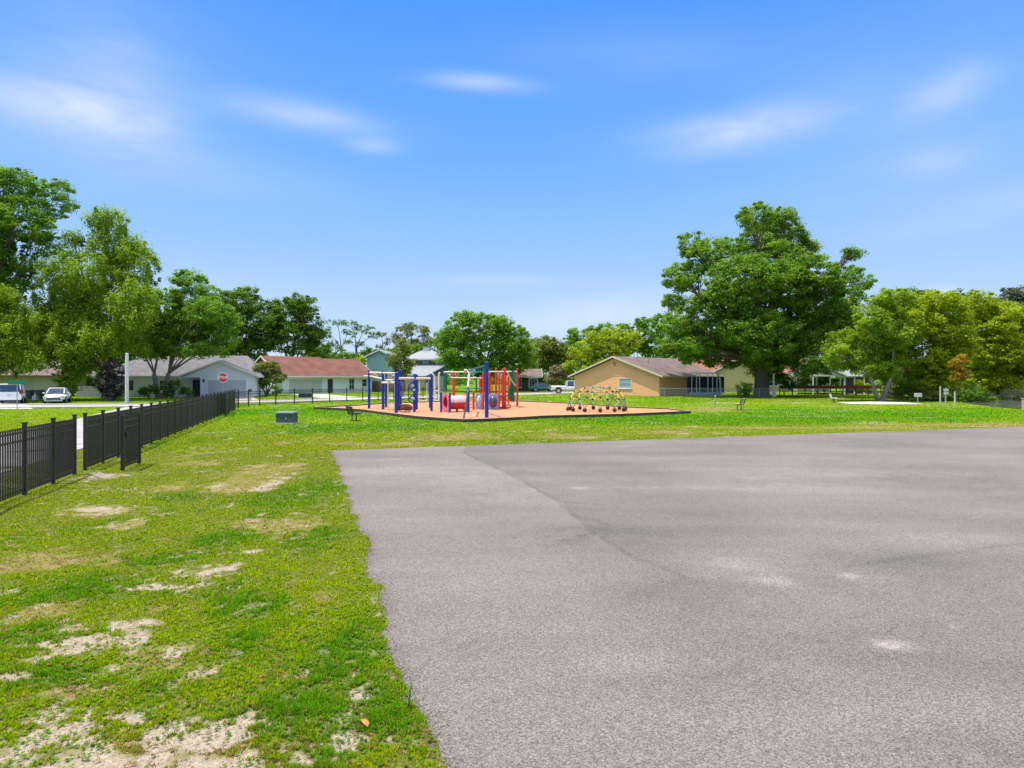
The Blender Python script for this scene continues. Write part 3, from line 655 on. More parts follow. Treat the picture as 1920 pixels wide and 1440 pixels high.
# --- white framed screen porch beside it
t = thing("screen_porch", "white framed screen porch with dark screens against the tan house", "porch", (XY(1292, 85), 85, 0), R(-10))
mb = MB(); mb.box((2.0, 0, .22), (4.0, .1, .44)); mb.build("kick_panel", mat("pale_blue_panel_wall", (.45, .52, .56), .6, .08), t)
mb = MB(); mb.box((2.3, .9, 1.45), (4.6, .06, 2.1)); mb.build("screen", DARKIN, t)
for i, x in enumerate((.35, .95, 1.35, 2.4, 3.0, 3.55)):
    mb = MB(); mb.beam((x, -.04, .4), (x, -.04, 2.9), .09); mb.build("porch_post", WHITE, t)
mb = MB(); mb.box((1.9, .2, 2.98), (3.9, 1.4, .16)); mb.build("porch_roof", WHITE, t)
mb = MB(); mb.tube([(3.3, -.25, 3.0), (3.62, -.27, 2.9), (3.85, -.3, 2.5), (3.95, -.3, 1.6), (4.0, -.3, 0)], .11); mb.build("downpipe", TRIM, t)

# --- house with terracotta roof behind the big oak
h = thing("house", "house with terracotta roof mostly hidden behind the big oak crown", "house", (XY(1262, 112), 112, 0), R(-8))
walls(h, 0, 26, 0, 12, 3.0, mat("warm_tan_wall", (.50, .40, .26), .9, .08)); hip_roof(h, -.8, 26.8, -.8, 12.8, 3.1, 6.3, ROOF_PINK, 5, 5, trim=TRIM)
walls(h, 6.5, 13.5, -4, -.01, 3.2, mat("sunlit_cream_wall", (.62, .50, .27), .9, .08), ('v', 5.3), name="front_wall"); gable_roof(h, 6.0, 14.0, -4.6, 4, 3.3, 5.6, ROOF_PINK, 'v', trim=TRIM, name="front_roof")  # front gable yellower than the main walls: sunlight put into its colour
fr = frame_at((0, 0, 0), (1, 0, 0), (0, -1, 0))
for a in (1.5, 4.0, 16, 19.5, 23): window(h, fr, a, a + 1.5, .9, 2.3)

# --- white pavilion right of the oak
t = thing("carport", "white gabled carport on slim posts right of the big oak trunk", "carport", (XY(1497, 92), 92, 0), R(-20))
gable_roof(t, -.6, 6.2, -.4, 9.0, 2.75, 4.7, ROOF_METAL, 'v', trim=WHITE, ridge=2.2)
mb = MB(); mb.prism([Vector((-.3, 0, 2.55)), Vector((2.2, 0, 4.45)), Vector((5.9, 0, 2.55))], (0, -.3, 0), (0, -.2, 0)); mb.build("gable_panel", WHITE, t)
for x, y in ((-.3, -.2), (1.9, -.2), (2.5, 1.2), (4.1, 0), (5.9, -.2), (-.3, 4), (5.9, 4), (5.9, 8.4), (-.3, 8.4)):
    mb = MB(); mb.beam((x, y, 0), (x, y, 2.6), .17); mb.build("post", WHITE, t)
t = thing("screen_room", "low white-roofed screen room behind the multi-stemmed yellow tree", "porch", (XY(1584, 94), 94, 0), R(-12))
mb = MB(); mb.hexa([V((-.3, -.3, 2.45)), V((4.2, -.3, 2.45)), V((4.2, 4, 3.3)), V((-.3, 4, 3.3)), V((-.3, -.3, 2.6)), V((4.2, -.3, 2.6)), V((4.2, 4, 3.45)), V((-.3, 4, 3.45))]); mb.build("roof", ROOF_METAL, t)
mb = MB(); mb.box((2, 1.2, 1.2), (4, .08, 2.4)); mb.build("screen", mat("mauve_grey_screen", (.14, .12, .13), .7, .2), t)
for x in (0, 1.3, 2.6, 4.0):
    mb = MB(); mb.beam((x, 0, 0), (x, 0, 2.45), .16); mb.build("post", WHITE, t)

# --- brown house at far left behind the trees
h = thing("house", "brown-roofed tan house behind the two white cars under the trees", "house", (XY(-60, 92), 92, 0), R(12))
walls(h, 0, 11.6, 0, 9, 2.6, mat("beige_wall", (.42, .34, .25), .9, .08)); hip_roof(h, -.8, 14.2, -1.0, 9.8, 2.7, 5.2, ROOF_BROWN, 4, 4, trim=mat("brown_trim", (.12, .07, .045), .7))
fr = frame_at((0, 0, 0), (1, 0, 0), (0, -1, 0)); garage_door(h, fr, 8.3, 11.4, 0, 2.2, mat("beige_garage_door", (.48, .40, .29), .7, .05))
window(h, fr, 2.2, 4.2, .9, 2.1, (.5,), (.5,))
for x in (12.1, 13.2):
    mb = MB(); mb.beam((x, -.6, 0), (x, -.6, 2.55), .22); mb.build("porch_post", MATS["brown_trim"], h)
# --- dark house with white framed porch, far centre
h = thing("house", "shaded cottage with white window frames beyond the slide under dense trees", "house", (XY(962, 112), 112, 0), R(0))
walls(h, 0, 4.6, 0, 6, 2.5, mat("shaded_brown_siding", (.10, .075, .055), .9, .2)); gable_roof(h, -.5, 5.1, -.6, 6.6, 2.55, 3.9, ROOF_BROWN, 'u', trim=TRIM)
fr = frame_at((0, 0, 0), (1, 0, 0), (0, -1, 0)); window(h, fr, 2.75, 4.35, .55, 2.3, (), (.33, .66), fm=WHITE, t=.16); window(h, fr, .6, 1.5, .6, 2.2, (), (.5,), t=.07)

# ================================================================== CARS
def ring(x, hw, z0, z1, n=14, e=3.2):
    zc, hz = (z0 + z1) / 2, (z1 - z0) / 2; out = []
    for j in range(n):
        a = 2 * math.pi * (j + .5) / n; c, s = math.cos(a), math.sin(a)
        out.append(Vector((x, hw * math.copysign(abs(c) ** (2 / e), c), zc + hz * math.copysign(abs(s) ** (2 / e), s))))
    return out
def wheel(par, x, y, r, w):
    s = 1 if y > 0 else -1
    mb = MB(); mb.cyl((x, y - s * w / 2, r), (x, y + s * w / 2, r), r, n=18); wl_ = mb.build("wheel", RUBBER, par, smooth=True)
    mb = MB(); mb.cyl((x, y + s * w / 2, r), (x, y + s * (w / 2 + .02), r), r * .66, n=14); mb.build("rim", STEEL, wl_, smooth=True)
def vehicle(name, label, cat, loc, rz, L, Wd, body, cabin, roofz, wheels, paint, truck=False):
    """x runs forwards; body/cabin are lists of sections"""
    t = thing(name, label, cat, loc, rz)
    mb = MB(); mb.loft([ring(x, hw, z0, z1) for x, hw, z0, z1 in body]); mb.build("body", paint, t, smooth=True)
    # glazed cabin, painted roof and pillars
    secs = [[Vector((x, -wb, zb)), Vector((x, wb, zb)), Vector((x, wt, zt)), Vector((x, -wt, zt))] for x, zb, zt, wb, wt in cabin]
    mb = MB(); mb.loft(secs); mb.build("windows", BLUEGLASS, t)
    mb = MB(); k = len(cabin)
    tops = [(x, zt, wt) for x, zb, zt, wb, wt in cabin]
    hi = [q for q in tops if q[1] > roofz - .12]
    mb.loft([ring(x, wt + .02, zt - .03, zt + .05, 12, 4) for x, zt, wt in hi]); mb.build("roof_panel", paint, t, smooth=True)
    for s in (-1, 1):
        mb = MB()
        for i in range(k - 1):
            a, b = cabin[i], cabin[i + 1]
            mb.beam((a[0], s * a[4], a[2]), (b[0], s * b[4], b[2]), .07)
        for i in (range(k) if k > 3 else (0, k - 1)):
            a = cabin[i]
            if a[2] - a[1] > .15: mb.beam((a[0], s * a[3], a[1]), (a[0], s * a[4], a[2]), .08)
        mb.build("window_pillars", paint, t)
    for x, r in wheels:
        for s in (-1, 1): wheel(t, x, s * (Wd / 2 - .12), r, .23)
    return t
def lamp(par, name, c, d, m): mb = MB(); mb.box(c, d); return mb.build(name, m, par, bevel=.012)
HEAD = mat("headlamp_lens", (.55, .57, .6), .1, .05, spec=.8); TAIL = mat("tail_lamp_lens", (.30, .01, .012), .15, .1, spec=.7); GRILLE = mat("dark_grille", (.05, .055, .065), .4, .2)
# SUV, rear to us
sx, sy = XY(21, 59), 59.0
t = vehicle("suv", "large white SUV with its tailgate towards us on the left driveway", "SUV", (sx - 1.5, sy + 2.0, 0), R(123), 5.1, 2.0,
    [(-2.55, .78, .45, .95), (-2.5, .93, .36, 1.06), (-2.2, .98, .32, 1.10), (0, 1.0, .30, 1.12), (1.2, 1.0, .30, 1.12), (2.2, .97, .32, 1.06), (2.5, .85, .4, .95)],
    [(-2.46, 1.06, 1.10, .90, .88), (-2.28, 1.06, 1.78, .92, .78), (-.6, 1.08, 1.84, .94, .80), (.5, 1.08, 1.80, .94, .80), (1.35, 1.08, 1.12, .92, .86)], 1.84, ((-1.55, .39), (1.55, .39)), CARWHITE)
for s in (-1, 1): lamp(t, "tail_lamp", (-2.44, s * .88, 1.06), (.12, .16, .58), TAIL)
lamp(t, "rear_bumper", (-2.56, 0, .52), (.16, 1.84, .26), CARWHITE); lamp(t, "bumper_skirt", (-2.5, 0, .33), (.14, 1.6, .16), RUBBER); lamp(t, "tailgate", (-2.53, 0, .88), (.06, 1.5, .5), CARWHITE)
lamp(t, "number_plate", (-2.575, 0, .86), (.02, .34, .16), mat("plate_white", (.6, .6, .58), .5)); lamp(t, "spoiler", (-2.33, 0, 1.83), (.3, 1.46, .05), CARWHITE)
# sedan, nose to us
t = vehicle("sedan", "white sedan facing us on the grass edge beside the driveway", "car", (XY(103, 60.5) - 1.1, 62.4, 0), R(-63), 4.6, 1.82,
    [(-2.3, .7, .45, .85), (-2.1, .85, .3, .98), (-1, .9, .24, .95), (.3, .9, .22, .92), (1.2, .9, .22, .90), (1.9, .86, .24, .80), (2.2, .76, .28, .70), (2.32, .6, .34, .58)],
    [(-1.75, .92, .96, .74, .70), (-.95, .90, 1.36, .78, .60), (0, .88, 1.42, .80, .62), (.35, .88, 1.38, .80, .60), (1.25, .88, .92, .76, .70)], 1.42, ((-1.4, .33), (1.42, .33)), CARWHITE)
for s in (-1, 1): lamp(t, "headlight", (2.16, s * .66, .64), (.2, .36, .12), HEAD); lamp(t, "mirror", (.75, s * .98, .98), (.12, .2, .13), CARWHITE)
lamp(t, "grille", (2.30, 0, .52), (.1, 1.1, .14), GRILLE); lamp(t, "lower_intake", (2.30, 0, .36), (.1, 1.2, .10), GRILLE); lamp(t, "bumper", (2.28, 0, .27), (.16, 1.4, .06), CARWHITE)
# pickup, side on
t = vehicle("pickup_truck", "white pickup truck partly hidden behind the tan house, bed towards the playground", "truck", (XY(1069, 96), 96, 0), R(-4), 5.8, 2.0,
    [(-2.9, .86, .55, 1.12), (-2.8, .97, .5, 1.16), (-.6, .99, .46, 1.16), (1.0, .99, .46, 1.14), (2.3, .97, .48, 1.10), (2.8, .88, .55, 1.0)],
    [(-.62, 1.14, 1.78, .90, .74), (-.45, 1.14, 1.86, .91, .76), (.6, 1.14, 1.86, .91, .76), (1.45, 1.12, 1.16, .9, .84)], 1.86, ((-1.75, .40), (1.8, .40)), CARWHITE)
lamp(t, "rear_bumper", (-2.96, 0, .62), (.16, 1.8, .22), CHROME); lamp(t, "tail_lamp", (-2.86, -.9, .95), (.1, .14, .34), TAIL); lamp(t, "bed_rail", (-1.75, -.95, 1.18), (2.1, .1, .06), GRILLE)
mb = MB(); mb.cyl((-1.75, -1.0, .46), (-1.75, -.985, .46), .5, n=18); mb.build("wheel_arch", RUBBER, t)
t = vehicle("parked_car", "teal-grey parked car in the shade left of the white pickup", "car", (XY(1017, 106), 106, 0), R(10), 4.4, 1.8,
    [(-2.2, .7, .4, .85), (-2.0, .85, .3, .95), (0, .9, .25, .95), (1.4, .88, .25, .88), (2.2, .7, .3, .7)],
    [(-1.7, .92, .98, .74, .7), (-1.0, .92, 1.42, .78, .6), (.2, .9, 1.44, .8, .62), (1.1, .88, .94, .76, .7)], 1.44, ((-1.35, .33), (1.35, .33)), mat("teal_car_paint", (.06, .16, .17), .3, .05, spec=.6))

# ================================================================== FENCES, POLES, SIGNS
FH = 1.5
def iron_fence(name, label, posts, hgt=FH, pick=.105, group=None, rails=(.10, .80, .92), psz=.026):
    base = Vector((*posts[0], 0)); t = thing(name, label, "fence", base, 0, group)
    for i, p in enumerate(posts):
        q = Vector((*p, 0)) - base
        mb = MB(); mb.box(q + Vector((0, 0, (hgt + .06) / 2)), (.075, .075, hgt + .06), rz=math.atan2(*(posts[min(i + 1, len(posts) - 1)][k] - posts[max(i - 1, 0)][k] for k in (1, 0))))
        mb.box(q + Vector((0, 0, hgt + .075)), (.09, .09, .03)); mb.build("post", BLACK_METAL, t)
    for a, b in zip(posts, posts[1:]):
        A, B = Vector((*a, 0)) - base, Vector((*b, 0)) - base; d = (B - A); L = d.length; d.normalize(); A2, B2 = A + d * .04, B - d * .04
        mb = MB()
        for r in rails: mb.beam(A2 + Vector((0, 0, hgt * r)), B2 + Vector((0, 0, hgt * r)), .032, .042)
        n = max(2, int(L / pick))
        for k in range(1, n):
            p = A + d * (L * k / n); mb.beam(p + Vector((0, 0, .06)), p + Vector((0, 0, hgt - .02)), psz, psz)
        mb.build("panel", BLACK_METAL, t)
    return t
fl = lambda y: (FENCE_X(y), y)
iron_fence("metal_fence", "black metal picket fence nearest the camera, left of the gate gap", [fl(y) for y in (8.3, 9.75, 11.2, 12.6, 14.0, 15.5, 16.85)])
ys = [17.6, 19.05, 20.5, 21.85] + [21.85 + 1.33 * k for k in range(1, 21)]
iron_fence("metal_fence", "long black metal picket fence running from the gate gap towards the houses", [fl(y) for y in ys])
BACK = [(432, 768), (447, 764), (466, 762), (487, 761), (517, 759.5), (552, 757.5), (586, 755.5), (618, 754.2), (650, 753.2), (680, 752.5), (709, 751.8), (738, 751), (766, 750.4), (793, 749.8), (820, 749.2)]
iron_fence("metal_fence", "thin black metal fence crossing behind the utility box in front of the red-roofed house", [fl(ys[-1])] + [G(*p) for p in BACK], hgt=1.36, pick=.14, psz=.012)
def gate_leaf(label, a, b, hgt=1.5):
    base = Vector((*a, 0)); t = thing("fence_gate", label, "gate", base); A, B = Vector((0, 0, 0)), Vector((*b, 0)) - base; d = (B - A).normalized()
    for p in (A, B):
        mb = MB(); mb.box(p + Vector((0, 0, hgt / 2 + .03)), (.085, .085, hgt), rz=math.atan2(d.y, d.x)); mb.build("gate_stile", BLACK_METAL, t)
    mb = MB(); L = (B - A).length
    for r in (.10, .80, .92): mb.beam(A + d * .05 + Vector((0, 0, hgt * r)), B - d * .05 + Vector((0, 0, hgt * r)), .034, .045)
    for k in range(1, int(L / .1)): p = A + d * (L * k / int(L / .1)); mb.beam(p + Vector((0, 0, .1)), p + Vector((0, 0, hgt)), .026)
    mb.build("gate_panel", BLACK_METAL, t)
    mb = MB(); mb.box(d * .16 + Vector((.06, 0, 1.0)), (.05, .1, .14)); mb.build("latch", BLACK_METAL, t)
gate_leaf("open black fence gate leaf standing out on the grass beside the gap", G(230, 884), G(261, 871))
gate_leaf("open black gate leaf at the far end of the long fence", G(423, 782), G(429.5, 776.5), 1.45)
sheet("gate_slab", [G(*p) for p in ((162, 884), (184, 882), (196, 889), (212, 896), (206, 900), (188, 897), (170, 890))], .008, mat("dusty_concrete", (.24, .21, .165), .9, .15, 3))

# concrete drives, slab and water
sheet("driveway", [G(*p) for p in ((-60, 767), (62, 767), (45, 757), (30, 748), (-40, 748))], .016, CONCRETE)
sheet("driveway", [G(*p) for p in ((430, 756), (497, 754.5), (470, 744), (455, 740.5), (382, 740.5))], .018, PINKC)
sheet("driveway", [G(*p) for p in ((628, 750), (715, 748), (640, 742), (606, 738.8), (545, 739))], .018, CONCRETE)
sheet("concrete_slab", [G(*p) for p in ((1568, 754.6), (1640, 753.4), (1700, 755), (1733, 758.2), (1650, 758.6), (1590, 757.4))], .03, mat("white_concrete", (.60, .58, .52), .8, .06, 1.5))
sheet("pond", [G(*p) for p in ((1800, 754), (1835, 745), (2300, 741), (2300, 772), (1925, 768), (1860, 763))], .02, mat("pond_water", (.10, .11, .085), .12, .25, .6, bump=.25, bscale=3, spec=.6))

# light pole
Yp = 62; t = thing("concrete_pole", "white concrete pole rising from behind the fence beside the purple shrub", "pole", (XY(238, Yp), Yp, 0))
mb = MB(); mb.tube([(0, 0, 0), (0, 0, 4.75)], [.17, .145], 12); mb.build("pole", mat("white_concrete_pole", (.66, .64, .60), .8, .06, 4), t, smooth=True)
mb = MB(); mb.cyl((0, 0, 4.75), (0, 0, 4.83), .17, .12, n=12); mb.build("pole_cap", STEEL, t)

# stop sign
def octagon(r): return [Vector((r * math.cos(R(22.5 + 45 * i)), 0, r * math.sin(R(22.5 + 45 * i)))) for i in range(8)]
Ys = 52.0; zc = Z(708, Ys); rr = 9.2 / F * Ys
t = thing("stop_sign", "red octagonal stop sign on a thin post in front of the garage gable", "stop sign", (XY(418, Ys), Ys, 0), R(8))
mb = MB(); mb.cyl((0, .03, 0), (0, .03, zc + .2), .03, n=8); mb.build("post", STEEL, t)
mb = MB(); mb.prism([p + Vector((0, 0, zc)) for p in octagon(rr * 1.06)], (0, -.004, 0), (0, .012, 0)); sg = mb.build("sign_board", mat("sign_white", (.75, .75, .75), .5), t)
mb = MB(); mb.prism([p + Vector((0, 0, zc)) for p in octagon(rr * .95)], (0, -.010, 0), (0, -.0045, 0)); mb.build("red_face", mat("sign_red", (.60, .02, .028), .4, .05), sg)
def text_mesh(name, body, size, m, par, loc, rot, ext=.002, align='CENTER'):
    cu = bpy.data.curves.new(name, 'FONT'); cu.body = body; cu.size = size; cu.extrude = ext; cu.align_x = align; cu.align_y = 'CENTER'; cu.offset = size * .02
    tmp = bpy.data.objects.new(name, cu); COL.objects.link(tmp); dg = bpy.context.evaluated_depsgraph_get()
    me = bpy.data.meshes.new_from_object(tmp.evaluated_get(dg)); bpy.data.objects.remove(tmp); me.materials.clear(); me.materials.append(m)
    o = bpy.data.objects.new(name, me); COL.objects.link(o); o.parent = par; o.location = loc; o.rotation_euler = rot; return o
text_mesh("lettering", "STOP", rr * .80, MATS["sign_white"], sg, (0, -.014, zc), (R(90), 0, 0))

# street-name sign at the corner, far left
Yn = 48; t = thing("street_name_sign", "green street-name sign on a thin post in front of the white SUV", "street sign", (XY(32, Yn), Yn, 0), R(4))
mb = MB(); mb.cyl((0, 0, 0), (0, 0, Z(712, Yn)), .03, n=8); mb.build("post", STEEL, t)
mb = MB(); mb.box((0, -.03, Z(717, Yn)), (1.25, .012, .32)); mb.build("sign_blade", mat("street_sign_green", (.02, .24, .13), .4, .08), t)

# plain boards by the concrete slab, bollard posts
def board(label, px, pyb, pyt, w, hh, Y=None, name="sign", cat="sign"):
    x, y = G(px, pyb); t = thing(name, label, cat, (x, y, 0)); zt = Z(pyt, y)
    mb = MB(); mb.cyl((0, .03, 0), (0, .03, zt), .045, n=8); mb.build("post", mat("pale_post", (.50, .50, .46), .7, .1), t)
    mb = MB(); mb.box((0, -.03, zt - hh / 2), (w, .04, hh)); mb.build("board", mat("pale_sign_board", (.56, .56, .53), .6, .12, 8), t, bevel=.01)
board("small pale notice board on a post at the right end of the concrete slab", 1721, 755.5, 737, .75, .38)
board("narrow post sign with two small pale plates between two bare posts", 1773.5, 760, 729, .42, .22)
x_, y_ = G(1773.5, 760); 
ts = [o for o in COL.objects if o.get("label", "").startswith("narrow post")][0]
mb = MB(); mb.box((0, -.03, Z(737.5, y_)), (.42, .04, .2)); mb.build("board", MATS["pale_sign_board"], ts)
for px, pyb, pyt, lb in ((1763, 758, 725, "pale bare post left of the narrow post sign near the pond"), (1790.5, 761, 735, "shorter pale bare post right of the narrow post sign near the pond")):
    x, y = G(px, pyb); mb = MB(); mb.cyl((0, 0, 0), (0, 0, Z(pyt, y)), .07, .06); mb.ball((0, 0, Z(pyt, y)), .062, zs=.5); o = mb.build("wooden_post", MATS["pale_post"]); o.location = (x, y, 0); tag(o, lb, "post")
x, y = G(1922, 768); mb = MB(); mb.box((0, 0, .42), (.3, .3, .84)); mb.box((0, 0, .86), (.36, .36, .06)); o = mb.build("stone_post", mat("tan_block", (.48, .38, .28), .9, .15)); o.location = (x, y, 0); tag(o, "tan masonry post at the right edge beside the pond", "post")
# white post by the oak
x, y = XY(1452, 80), 80; mb = MB(); mb.tube([(0, 0, 0), (0, 0, .5), (-.1, 0, .9), (-.1, 0, Z(700, y))], [.28, .2, .13, .11], 8); o = mb.build("white_post", WHITE); o.location = (x, y, 0); tag(o, "white post with flared foot just right of the big oak trunk", "post")

# chain link fence
def chain_fence(label, pts, hgt, mw=.012):
    base = Vector((*pts[0], 0)); t = thing("chain_link_fence", label, "fence", base)
    for p in pts: mb = MB(); q = Vector((*p, 0)) - base; mb.cyl(q, q + Vector((0, 0, hgt + .05)), .035, n=6); mb.build("post", STEEL, t)
    for a, b in zip(pts, pts[1:]):
        A, B = Vector((*a, 0)) - base, Vector((*b, 0)) - base; mb = MB(); mb.cyl(A + Vector((0, 0, hgt)), B + Vector((0, 0, hgt)), .025, n=6); mb.build("top_rail", STEEL, t)
        mb = MB(); L = (B - A).length; d = (B - A) / L; n = int(L / .22)
        for k in range(-int(hgt / .22), n):
            for s in (0, 1):
                a0, a1 = k * .22, k * .22 + hgt
                c0, c1 = max(a0, 0), min(a1, L)
                if c1 <= c0: continue
                z0, z1 = c0 - a0, c1 - a0
                if s: z0, z1 = hgt - z0, hgt - z1
                mb.beam(A + d * c0 + Vector((0, 0, z0)), A + d * c1 + Vector((0, 0, z1)), mw)
        mb.build("mesh_panel", STEEL, t)
chain_fence("low galvanised chain-link fence in front of the tan house and the big oak", [(XY(x, 79.0 - (x - 1237) * .004), 79.0 - (x - 1237) * .004) for x in (1237, 1246, 1288, 1335, 1383, 1424, 1447)], Z(728, 79))
# maroon rail fence
t = thing("wooden_fence", "maroon rail fence under the carport right of the oak", "fence", (XY(1462, 86), 86, 0))
for k in range(9): mb = MB(); mb.beam((k * 1.7, 0, 0), (k * 1.7, 0, 1.3), .11); mb.build("post", mat("maroon_wood", (.16, .045, .04), .8, .25), t)
mb = MB(); mb.box((6.8, -.07, 1.12), (13.7, .035, .42)); mb.box((6.8, -.07, .55), (13.7, .035, .10)); mb.build("rail", MATS["maroon_wood"], t)
# privacy fences
def privacy(label, a, b, hgt, m):
    A = Vector((*a, 0)); d = Vector((*b, 0)) - A; L = d.length; d.normalize(); t = thing("wooden_fence", label, "fence", A, math.atan2(d.y, d.x)); mb = MB(); n = int(L / .16)
    for k in range(n): mb.box((k * .16 + .08, 0, (hgt + random.uniform(-.03, .03)) / 2), (.148, .025, hgt + random.uniform(-.03, .03)))
    mb.build("boards", m, t)
    for k in range(int(L / 2.4) + 1): mb = MB(); mb.box((k * 2.4, .08, hgt / 2), (.1, .1, hgt)); mb.build("post", m, t)
privacy("grey weathered board fence left of the grey-roofed house", (XY(143, 80), 80), (XY(187, 79), 79), 1.35, GREYWOOD)
privacy("brown board fence between the red-roofed house and the sea-green house", (XY(690, 106), 106), (XY(760, 103), 103), 1.75, mat("brown_fence_wood", (.20, .11, .075), .85, .25, 3, stretch=(8, 8, 1)))

# utility boxes
def cabinet(label, c, w, d, hgt, rz, m, m2):
    t = thing("utility_box", label, "utility box", (c[0], c[1], 0), rz)
    mb = MB(); mb.box((0, 0, (hgt - .09) / 2 + .02), (w, d, hgt - .09)); mb.build("cabinet", m, t, bevel=.03)
    mb = MB(); mb.hexa([V((-w / 2 - .03, -d / 2 - .03, hgt - .08)), V((w / 2 + .03, -d / 2 - .03, hgt - .08)), V((w / 2 + .03, d / 2 + .03, hgt - .08)), V((-w / 2 - .03, d / 2 + .03, hgt - .08)), V((-w / 2, -d / 2, hgt)), V((w / 2, -d / 2, hgt)), V((w / 2, d / 2, hgt)), V((-w / 2, d / 2, hgt))]); mb.build("lid", m2, t)
    mb = MB(); mb.box((.12 * w, -d / 2 - .012, hgt * .45), (.08, .03, .12)); mb.build("latch", STEEL, t)
    mb = MB(); mb.box((0, 0, .03), (w + .05, d + .05, .06)); mb.build("base_slab", CONCRETE, t)
cabinet("dark grey-green utility cabinet alone on the lawn between fence and playground", G(538, 794), .98, .62, .66, R(-8), mat("grey_green_enamel", (.075, .095, .10), .5, .12, 3), mat("pale_green_lid", (.22, .29, .25), .5, .1))  # lid colour paler than the cabinet sides
cabinet("dark green utility box on the far verge in front of the red-roofed house", (XY(573, 76), 76), 1.5, 1.0, .55, R(10), mat("dark_green_enamel", (.015, .05, .035), .5, .2), MATS["dark_green_enamel"])

# bins and crate left of the sedan
for px, lb, c in ((56, "purple-grey wheeled bin nearest the SUV", (.09, .07, .10)), (75, "purple-grey wheeled bin close to the sedan", (.085, .07, .095))):
    t = thing("wheeled_bin", lb, "bin", (XY(px, 72), 72, 0)); m_ = mat("bin_plastic", c, .6, .1)
    mb = MB(); mb.hexa([V((-.24, -.26, .05)), V((.24, -.26, .05)), V((.24, .26, .05)), V((-.24, .26, .05)), V((-.31, -.36, .95)), V((.31, -.36, .95)), V((.31, .36, .95)), V((-.31, .36, .95))]); mb.build("tub", m_, t)
    mb = MB(); mb.hexa([V((-.33, -.4, .955)), V((.33, -.4, .955)), V((.33, .38, .955)), V((-.33, .38, .955)), V((-.3, -.36, 1.03)), V((.3, -.36, 1.03)), V((.3, .34, 1.06)), V((-.3, .34, 1.06))]); mb.build("lid", m_, t)
t = thing("storage_box", "small white box on the ground between the two wheeled bins", "box", (XY(66, 69), 69, 0)); mb = MB(); mb.box((0, 0, .2), (.42, .4, .4)); mb.build("box_body", WHITE, t, bevel=.02); mb = MB(); mb.box((0, 0, .43), (.46, .44, .05)); mb.build("lid", WHITE, t)
# mailbox & bin near the grey house
t = thing("mailbox", "dark mailbox on a post right of the grey-roofed garage", "mailbox", (XY(469, 66), 66, 0)); mb = MB(); mb.beam((0, 0, 0), (0, 0, 1.0), .1); mb.build("post", GREYWOOD, t); mb = MB(); mb.box((0, 0, 1.12), (.25, .5, .26)); mb.build("box_body", BLACK_METAL, t, bevel=.08)

# benches
def bench(label, loc, rz, slat_m, L=1.5, legs=2, slats=3):
    """seat runs along y, back on the -x side, faces +x"""
    t = thing("park_bench", label, "bench", loc, rz)
    for y in ((-L * .33, L * .33) if legs == 2 else (0,)):
        mb = MB(); mb.tube([(.0, y, 0), (.0, y, .40)], .035, 8); mb.beam((-.22, y, .40), (.24, y, .42), .05); mb.tube([(-.20, y, .40), (-.26, y, .55), (-.36, y, .86)], .028, 6); mb.build("leg", BLACK_METAL, t)
    mb = MB()
    for k in range(slats): mb.box((-.15 + .185 * k, 0, .455), (.16, L, .045))
    mb.build("seat", slat_m, t, bevel=.008)
    mb = MB(); dv = Vector((-.10, 0, .31)).normalized()
    for k in range(slats):
        c = Vector((-.225, 0, .56)) + dv * (.125 * k); mb.box(c, (.04, L, .105), M=Matrix.Rotation(R(-18), 3, 'Y'))
    mb.build("backrest", slat_m, t, bevel=.008)
x, y = G(664, 789)
bench("dark brown park bench with its back to the fence at the left playground corner", (x, y, 0), R(32), mat("dark_bench_slats", (.075, .045, .04), .6, .25), L=1.15)
x, y = G(1386, 768)
bench("pale wooden slatted bench alone on the lawn right of the playground", (x, y, 0), R(180 - 40), mat("pale_bench_slats", (.50, .36, .20), .7, .15), L=1.2)
x, y = G(1563, 755)
bench("small white-slatted seat by the left end of the concrete slab", (x, y, 0), R(-35), WHITE, L=.9)
# pipe stub in front of bench
x, y = G(1341, 760); mb = MB(); mb.cyl((0, 0, 0), (0, 0, .8), .05); mb.ball((0, 0, .82), .07); o = mb.build("water_tap_post", STEEL); o.location = (x, y, 0); tag(o, "thin grey standpipe on the lawn left of the pale bench", "standpipe")

# ================================================================== PLAYGROUND
poly = [G(*p) for p in FRONT + BACKE]
MULCH = mat("orange_rubber_mulch", (.38, .165, .080), .95, scale=2.6, color2=(.60, .30, .155), bump=1.0, bscale=30, detail=12)
mb = MB(); n = len(poly); mb.add([(x, y, .10) for x, y in poly], [tuple(range(n))]); tag(mb.build("playground_surface", MULCH), kind="structure")
EDGE = mat("plastic_edging", (.055, .045, .035), .7, .2); EDGETOP = mat("worn_edging_top", (.36, .26, .16), .85, .2, 4)
t = thing("playground_edging", "dark timber edging around the orange playground surface", "edging", (*poly[0], 0)); b0 = Vector((*poly[0], 0))
for a, b in zip(poly, poly[1:] + poly[:1]):
    A, B = Vector((*a, 0)) - b0, Vector((*b, 0)) - b0; mb = MB(); d = (B - A).normalized(); A2, B2 = A + d * .01, B - d * .01
    mb.beam(A2 + Vector((0, 0, .075)), B2 + Vector((0, 0, .075)), .15, .19); tb = mb.build("edging_timber", EDGE, t)
    mb = MB(); mb.beam(A2 + Vector((0, 0, .18)), B2 + Vector((0, 0, .18)), .155, .018); mb.build("worn_top", EDGETOP, tb)
GZ = .10
def on(px, py): q = F * (EYE - GZ) / (py - HOR); return Vector((XY(px, q), q, GZ))

